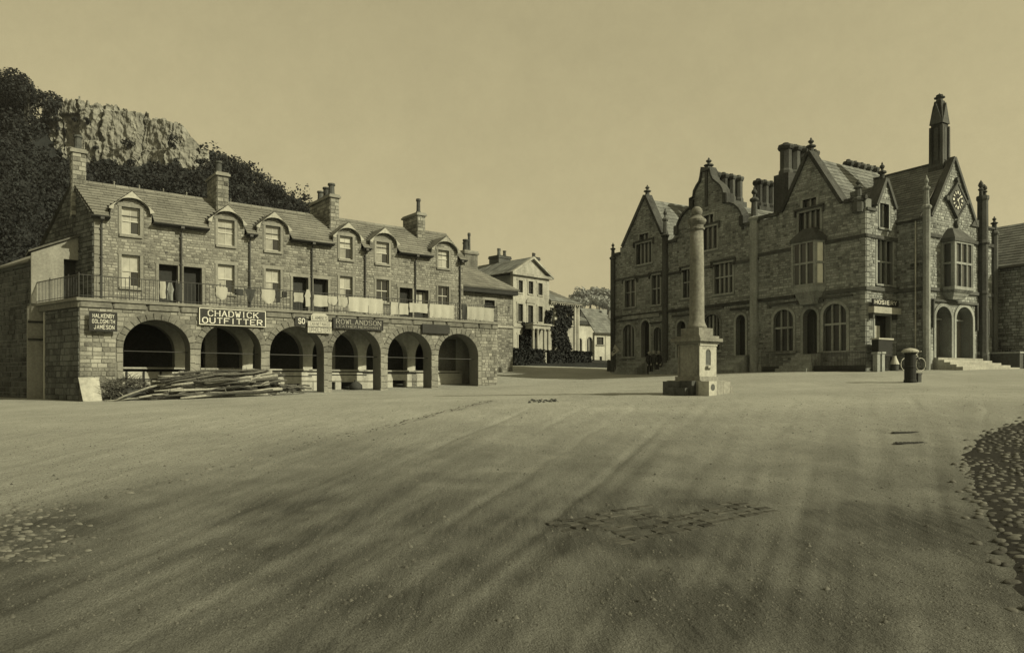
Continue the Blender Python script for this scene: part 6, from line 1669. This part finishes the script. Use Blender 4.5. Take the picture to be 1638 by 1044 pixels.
MB().box(.33, .52, -.1, .1, 0, .42).box(.31, .54, -.12, .12, .36, .43).build('bucket_stand', 'sooty', pu)

# bicycle leaning behind the pump
bx, by = (1461 - CX) / F * 38.6, 38.6; zg = gz(bx, by)
bi = thing('bicycle', 'black bicycle with bright rims standing behind the pump', 'bicycle', (bx, by, zg), math.atan2(.33, .94))
rw = .34
def wheel(x):
    n = 28; b = MB(); ring = [(x + rw * math.cos(2 * PI * i / n), 0, rw + .01 + rw * math.sin(2 * PI * i / n)) for i in range(n + 1)]; b.tube(ring, .013, 6)
    w = b.build('wheel', 'nickel', bi, smooth=True)
    b = MB()
    for i in range(18): t = 2 * PI * i / 18; b.tube([(x, .02 * (-1) ** i, rw + .01), (x + .32 * math.cos(t), 0, rw + .01 + .32 * math.sin(t))], .003, 3)
    b.build('spoke', 'iron', w, kind='stuff'); MB().lathe(0, 0, [(.03, -.05), (.03, .05)], 8, mp=lambda a_, b_, z: (x + a_, z, rw + .01 + b_)).build('hub', 'iron', w)
wheel(-.53); wheel(.53)
b = MB(); S_, BB, H1, H2, RW_, FW_ = (-.18, 0, .88), (-.08, 0, .30), (.32, 0, .92), (.35, 0, .72), (-.53, 0, .35), (.53, 0, .35)
for p_, q_ in ((S_, BB), (S_, H1), (H2, BB), (BB, RW_), (RW_, S_), (H1, H2), (H2, FW_)): b.tube([p_, q_], .016, 6)
b.build('frame', 'iron', bi)
MB().box(-.32, -.08, -.06, .06, .93, .98).build('saddle', 'dark', bi); MB().tube([S_, (-.2, 0, .94)], .012, 6).build('seat_post', 'iron', bi)
MB().tube([(.22, -.26, 1.02), (.34, -.2, 1.05), (.31, 0, 1.03), (.34, .2, 1.05), (.22, .26, 1.02)], .012, 6).tube([(.31, 0, .92), (.31, 0, 1.03)], .013, 6).build('handlebar', 'nickel', bi)
MB().lathe(0, 0, [(.09, -.02), (.09, .02)], 14, mp=lambda a_, b_, z: (-.08 + a_, z, .30 + b_)).tube([(-.08, .06, .3), (.06, .06, .24), (.06, .14, .24)], .012, 5).tube([(-.08, -.06, .3), (-.22, -.06, .36), (-.22, -.14, .36)], .012, 5).build('pedal_crank', 'iron', bi)

# people standing by the doors of the town hall
def person(label, x, y, h, face, coat='coat', hat='greycloth', arms=0.0, skirt=False, grp=None):
    zg = gz(x, y)
    t = thing('person', label, 'person', (x, y, zg), face, grp)
    s = h / 1.7
    me = bpy.data.meshes.new('body')
    V = [(0, 0, .95), (0, 0, 1.15), (0, .01, 1.36), (0, .0, 1.47), (0, -.01, 1.55), (.10, 0, .90), (.11, .02, .50), (.12, .04, .08), (.12, -.12, .04), (-.10, 0, .90), (-.12, -.02, .50), (-.13, .02, .08), (-.13, -.14, .04),
         (.18, .01, 1.38), (.23, .04, 1.12), (.22, -.06 - arms, .88 + arms * .6), (.21, -.11 - arms, .80 + arms * .7), (-.18, .01, 1.38), (-.24, .04, 1.12), (-.23, -.06, .88), (-.22, -.11, .80)]
    Ed = [(0, 1), (1, 2), (2, 3), (3, 4), (0, 5), (5, 6), (6, 7), (7, 8), (0, 9), (9, 10), (10, 11), (11, 12), (2, 13), (13, 14), (14, 15), (15, 16), (2, 17), (17, 18), (18, 19), (19, 20)]
    Rr = [.17, .155, .17, .06, .055, .10, .075, .055, .04, .10, .075, .055, .04, .075, .06, .045, .04, .075, .06, .045, .04]
    me.from_pydata([tuple(c_ * s for c_ in v) for v in V], Ed, [])
    me.materials.append(M[coat])
    o = bpy.data.objects.new('body', me); COL.objects.link(o); o.parent = t
    o.modifiers.new('skin', 'SKIN').use_smooth_shade = True; o.modifiers.new('sub', 'SUBSURF').levels = 1
    o.modifiers['sub'].render_levels = 1
    for i, r_ in enumerate(Rr): me.skin_vertices[0].data[i].radius = (r_ * s, r_ * s * (.72 if i < 3 else 1))
    me.skin_vertices[0].data[0].use_root = True
    hd = MB(); zc = 1.60 * s
    hd.lathe(0, -.015 * s, [(.03, zc - .10 * s), (.065 * s, zc - .085 * s), (.085 * s, zc - .02 * s), (.092 * s, zc + .04 * s), (.075 * s, zc + .09 * s), (.02, zc + .115 * s)], 12)
    hd.tube([(0, -.10 * s, zc + .01 * s), (0, -.125 * s, zc - .025 * s), (0, -.098 * s, zc - .035 * s)], .014 * s, 5)
    hd.tube([(.093 * s, -.01, zc + .01), (.1 * s, -.01, zc - .03 * s)], .016 * s, 5).tube([(-.093 * s, -.01, zc + .01), (-.1 * s, -.01, zc - .03 * s)], .016 * s, 5)
    hO = hd.build('head', 'skin', t, smooth=True)
    e = MB()
    for sx in (-1, 1): e.box(sx * .035 * s - .012, sx * .035 * s + .012, -.106 * s, -.094 * s, zc + .012, zc + .024)
    e.box(-.025 * s, .025 * s, -.1 * s, -.09 * s, zc - .058 * s, zc - .05 * s); e.build('eye', 'dark', hO)
    ht = MB()
    if hat == 'cap': ht.lathe(0, -.01, [(.1 * s, zc + .05 * s), (.125 * s, zc + .085 * s), (.11 * s, zc + .125 * s), (.02, zc + .14 * s)], 12).box(-.07 * s, .07 * s, -.17 * s, -.08 * s, zc + .05 * s, zc + .065 * s); ht.build('cap', 'darkcloth', t)
    else: ht.lathe(0, -.01, [(.20 * s, zc + .055 * s), (.20 * s, zc + .07 * s), (.105 * s, zc + .075 * s), (.098 * s, zc + .15 * s), (.02, zc + .16 * s)], 14); ht.build('straw_hat', hat, t)
    if skirt:
        sk2 = MB(); sk2.lathe(0, 0, [(.15 * s, 1.0 * s), (.2 * s, .8 * s), (.30 * s, .05)], 14); sk2.build('skirt', 'coat', t)
    for sx, ar2 in ((1, arms), (-1, 0)):   # hands with fingers
        hx, hy, hz = sx * .215 * s, (-.115 - ar2) * s, (.79 + ar2 * .7) * s; q = MB()
        q.tube([(hx, hy, hz), (hx, hy - .012, hz - .08 * s)], [.034 * s, .03 * s], 6)
        for k in range(4): q.tube([(hx + (k - 1.5) * .017 * s, hy - .01, hz - .08 * s), (hx + (k - 1.5) * .018 * s, hy - .025, hz - (.12 + .01 * (k in (1, 2))) * s), (hx + (k - 1.5) * .018 * s, hy - .02, hz - (.15 + .012 * (k in (1, 2))) * s)], [.009 * s, .008 * s, .006 * s], 5)
        q.tube([(hx - sx * .03 * s, hy - .01, hz - .03 * s), (hx - sx * .05 * s, hy - .03, hz - .07 * s), (hx - sx * .045 * s, hy - .035, hz - .10 * s)], [.011 * s, .01 * s, .007 * s], 5)
        q.build('hand', 'skin', t)
    return t
for px, off, h, fa, lab, kw in ((1038.5, -1.35, 1.62, .3, 'person in a dark coat and pale hat, leftmost of the three by the shop door', dict(hat='lime')), (1046, -1.75, 1.68, -.2, 'person in a dark coat and pale hat, middle of the three by the shop door', dict(hat='lime', arms=.12)), (1053.5, -1.4, 1.64, -.7, 'person in a long dark skirt and pale hat, rightmost of the three', dict(hat='lime', skirt=True))):
    ff = Face(T, 0, off); q = ff.map(ff.a(px), 0, 0); wx, wy = T.world(q[0], q[1]); person(lab, wx, wy, h, fa, **kw)

# little diamond board on a post at the town hall corner, and a dark bollard
wx, wy = (984.5 - CX) / F * 57.2, 57.2; zg = gz(wx, wy)
ds = thing('diamond_sign', 'white diamond-shaped board with a dark ring at the far corner of the town hall', 'sign', (wx, wy, zg), rad(12))
MB().tube([(.0, 0.03, -.2), (.0, 0.03, 2.3)], .035, 7).build('post', 'iron', ds)
zc = E + (HY - 560.5) / F * 57.2 - zg
fz_ = Face(Frame(0, 0, 0), 0, 0)
MB().prism([(-.36, zc - .25), (-.05, zc + .5), (.32, zc + .0), (-.30, zc - .46)], .0, .03, fz_.map).build('panel', 'white', ds)
n = 16; b = MB(); cxr, czr = -.14, zc - .02
for i in range(n):
    t0, t1 = 2 * PI * i / n, 2 * PI * (i + 1) / n; b.add([fz_.map(cxr + r * math.cos(t), .034, czr + r * 1.2 * math.sin(t)) for r, t in ((.07, t0), (.13, t0), (.13, t1), (.07, t1))], [(0, 1, 2, 3)])
b.build('ring', 'dark', ds)
wx, wy = (973.7 - CX) / F * 62, 62; zg = gz(wx, wy)
bo = thing('bollard', 'dark stone bollard left of the diamond board', 'bollard', (wx, wy, zg - .05))
MB().lathe(0, 0, [(.17, 0), (.16, .3), (.14, .9)], 10).build('shaft', 'sooty', bo); MB().lathe(0, 0, [(.17, .9), (.18, .96), (.1, 1.04), (.01, 1.07)], 10).build('cap', 'sooty', bo)

# area railings in front of the long front and round the sunny end
def railing(label, face, a0, a1, o, zt, n, lo=None):
    x, y, _ = face.map((a0 + a1) / 2, o, 0); wx, wy = face.fr.world(x, y); zg = gz(wx, wy) - .04
    t = thing('area_railing', label, 'railing', (wx, wy, zg), face.fr.ang + face.rot); L_ = a1 - a0; h = zt - zg
    for z in (h - .05, .12): MB().box(-L_ / 2, L_ / 2, -.02, .02, z, z + .035).build('rail', 'iron', t)
    for i in range(n + 1):
        me_ = unit_mesh('spear_bar', 'iron', lambda b: b.lathe(0, 0, [(.013, 0), (.013, .93), (.022, .95), (.004, 1.0)], 6)); inst('baluster', me_, t, (-L_ / 2 + L_ * i / n, 0, 0), 0, (1, 1, h + .06))
    return t
railing('dark iron area railing left of the door with steps near the town hall corner', TL, TL.a(1218, 1.1), TL.a(1262, 1.1), 1.1, TL.z(1240, 562, 1.1), 22)
railing('dark iron area railing between the steps and the sunny corner of the town hall', TL, TL.a(1298, 1.1), TL.a(1384, 1.1), 1.1, TL.z(1340, 563, 1.1), 36)
railing('short dark iron railing below the sunny shop window', TR, -.9, TR.a(1424, .9), .9, TR.z(1400, 566, .9), 22)
# dark low area walls behind the railings
for l, r in ((1219, 1261), (1299, 1383)):
    a0, a1 = TL.a(l, 1.0), TL.a(r, 1.0); g = gz(*T.world((a0 + a1) / 2, -.9))
    MB().box(a0, a1, .9, 1.02, g - .4, g + .32, TL.map).build('area_wall', 'sooty', hall)
# pale stone gate piers at the shop steps
for px in (1402, 1409.5):
    a = TR.a(px, 1.25); x, y, _ = TR.map(a, 1.25, 0); wx, wy = T.world(x, y); zg = gz(wx, wy) - .05
    t = thing('gate_pier', 'pale stone pier beside the shop steps, %s' % ('left of the two' if px < 1405 else 'right of the two'), 'pier', (wx, wy, zg), T.ang)
    MB().box(-.13, .13, -.13, .13, 0, 1.0).build('shaft', 'hall_trim', t); MB().box(-.17, .17, -.17, .17, 1.0, 1.1).build('cap', 'hall_trim', t)
# a narrow display table before the shop window, and a white cone-topped churn at its foot
a0, a1 = TR.a(1399, .7), TR.a(1423, .7); zt = TR.z(1411, 541.5, .7); x, y, _ = TR.map((a0 + a1) / 2, .7, 0); wx, wy = T.world(x, y); zg = gz(wx, wy)
t = thing('display_stand', 'tall narrow display stand with a pale top before the sunny shop window', 'stand', (wx, wy, zg - .03), T.ang + PI / 2); W_ = a1 - a0
MB().box(-W_ / 2, W_ / 2, -.25, .25, zt - zg - .04, zt - zg + .05).build('top', 'pale', t); MB().box(-W_ / 2 + .05, W_ / 2 - .05, -.2, .2, zt - zg - .95, zt - zg - .04).build('case', 'dark', t)
for sx in (-1, 1):
    for sy in (-1, 1): MB().box(sx * (W_ / 2 - .09) - .03, sx * (W_ / 2 - .09) + .03, sy * .16 - .03, sy * .16 + .03, 0, zt - zg - .95).build('leg', 'dark', t)
wx, wy = (1431 - CX) / F * 39.6, 39.6; zg = gz(wx, wy)
t = thing('milk_churn', 'white cone-topped churn standing right of the shop steps', 'churn', (wx, wy, zg - .01))
MB().lathe(0, 0, [(.20, 0), (.21, .05), (.19, .35)], 14).build('body', 'sooty', t); MB().lathe(0, 0, [(.24, .35), (.22, .42), (.10, .72), (.085, .8), (.10, .83)], 14).build('neck', 'white', t)
# thin flagpole-like downpipe in the shaded recess
a = TS.a(1464.5, .1); MB().tube([TS.map(a, .1, 2.2), TS.map(a, .1, ts_top - .1)], .04, 7).build('downpipe', 'lime', hall)

# shaded house at the right edge
B5 = Frame(*T.world(TX - .3, Y3 + .35), ANG)
h5 = fthing('side_house', 'plain dark shaded house at the right edge beside the town hall', 'house', B5, 2.0)
f5 = Face(B5, 0, 0); ze5 = f5.z(1600, 429.5)
XE = f5.a(1643)
o5 = rect(-3, XE, 1.2, ze5)
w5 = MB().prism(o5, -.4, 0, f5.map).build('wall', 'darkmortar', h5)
masonry(f5, o5, [], 2.0, ze5, .17, .25, .5, .022, w5, 'hall')
MB().box(-3, XE + .1, -.3, .0, ze5 - .05, ze5 + .1).build('eaves_board', 'dark', h5)
slab_roof(h5, [((-3, -.35, ze5 + .06), (XE + .2, -.35, ze5 + .06), (XE + .2, 4.4, ze5 + 3.4), (-3, 4.4, ze5 + 3.4)), ((-3, 9.1, ze5 + .06), (XE + .2, 9.1, ze5 + .06), (XE + .2, 4.4, ze5 + 3.4), (-3, 4.4, ze5 + 3.4))], slate='hall_slate', rows=16)
fe = Face(B5, XE, 0, 0, 1); ep = [(.0, 1.2), (8.8, 1.2), (8.8, ze5), (4.4, ze5 + 3.2), (0, ze5)]
we = MB().prism(ep, -.4, -.001, fe.map).build('gable_wall', 'hall_mortar', h5); masonry(fe, ep, [], 2.0, ze5 + 3, .2, .3, .6, .02, we, 'hall')
# bushes and a low wall at its foot
a0, a1 = f5.a(1596, .9), f5.a(1634, .9)
x, y, _ = f5.map((a0 + a1) / 2, .9, 0); wx, wy = B5.world(x, y); zg = gz(wx, wy)
t = thing('garden_wall', 'low dark wall at the foot of the shaded house right of the entrance steps', 'wall', (wx, wy, zg - .1), B5.ang)
MB().box(-(a1 - a0) / 2 - .8, (a1 - a0) / 2, -.2, .2, 0, 1.0).build('masonry', 'sooty', t); MB().box(-(a1 - a0) / 2 - .85, (a1 - a0) / 2 + .05, -.26, .26, 1.0, 1.1).build('coping', 'hall_trim', t)
for i, (px, yt, lab) in enumerate(((1600, 566, 'small dark shrub behind the low wall next to the entrance steps'), (1620, 556, 'taller dark rounded shrub behind the low wall near the right edge'))):
    a_ = f5.a(px, .45); x, y, _ = f5.map(a_, .45, 0); wx, wy = B5.world(x, y); g = gz(wx, wy); h = f5.z(px, yt, .45) - g
    t = thing('shrub', lab, 'shrub', (wx, wy, g)); leaf_object('leaves', [leaf_cloud((0, 0, h * .55), .55, h * .5, 700, .07, 9)], 'leaf', t)
    MB().tube([(0, 0, -.1), (.03, 0, h * .5)], [.05, .02], 6).build('stem', 'bark', t)

# small rubbish on the road
x, y, _ = gpt(868, 641)
b = MB()
for k in range(46):
    q = Vector((x + R(-.5, .5), y + R(-.9, .9), 0)); z = gtop(q.x, q.y); s = R(.015, .06)
    b.lathe(q.x, q.y, [(s * 1.2, z - .01), (s, z + s * .5), (s * .3, z + s * .8)], 5)
b.build('dung', 'darkcloth', kind='stuff')
n = 26000   # loose grit over the near road, every grain a little pyramid
d = 4.7 * np.exp(RNG.uniform(0, 1.75, n)); u = RNG.uniform(-.85, .85, n); gx_, gy_ = u * d, d; gz_ = gh(gx_, gy_) + relief(gx_, gy_)
s_ = RNG.uniform(.003, .011, n) * np.where(RNG.uniform(0, 1, n) < .03, 2.2, 1); a_ = RNG.uniform(0, 6.28, n); vs = []
for k in range(3): vs.append(np.stack([gx_ + s_ * 1.3 * np.cos(a_ + k * 2.09), gy_ + s_ * 1.3 * np.sin(a_ + k * 2.09), gz_ - .002], 1))
vs.append(np.stack([gx_, gy_, gz_ + s_ * 1.1], 1)); vv = np.stack(vs, 1).reshape(-1, 3); k_ = np.arange(n)[:, None] * 4
me = bpy.data.meshes.new('gravel'); fast_mesh(me, vv, np.concatenate([k_ + np.array([[0, 1, 3]]), k_ + np.array([[1, 2, 3]]), k_ + np.array([[2, 0, 3]])])); me.materials.append(M['pebble'])
o = bpy.data.objects.new('gravel', me); COL.objects.link(o); o['kind'] = 'stuff'
for i, (px, py) in enumerate(((1450, 692), (1456, 709))):
    x, y, _ = gpt(px, py); t = thing('drain_grating', ['narrow dark iron drain slot in the road, the farther of the pair', 'narrow dark iron drain slot in the road, the nearer of the pair'][i], 'drain', (x, y, gtop(x, y) + .006), rad(8))
    MB().box(-.3, .3, -.05, .05, 0, .012).build('frame', 'iron', t)
    for k in range(7): MB().box(-.27 + k * .08, -.24 + k * .08, -.04, .04, .012, .022).build('bar', 'iron', t)

# ------------------------------------------------------------------ summer haze over the town
hz = MB().box(-620, 620, -110, 1050, -3.5, 125).build('haze', 'deck', kind='stuff')
hm = bpy.data.materials.new('haze_air'); hm.use_nodes = True; hn = hm.node_tree.nodes; hn.clear()
ho_ = hn.new('ShaderNodeOutputMaterial'); hv = hn.new('ShaderNodeVolumePrincipled')
hv.inputs['Color'].default_value = (0.9, 0.9, 0.9, 1); hv.inputs['Density'].default_value = 0.00012; hv.inputs['Anisotropy'].default_value = 0.2
hm.node_tree.links.new(hv.outputs[0], ho_.inputs['Volume'])
hz.data.materials.clear(); hz.data.materials.append(hm)
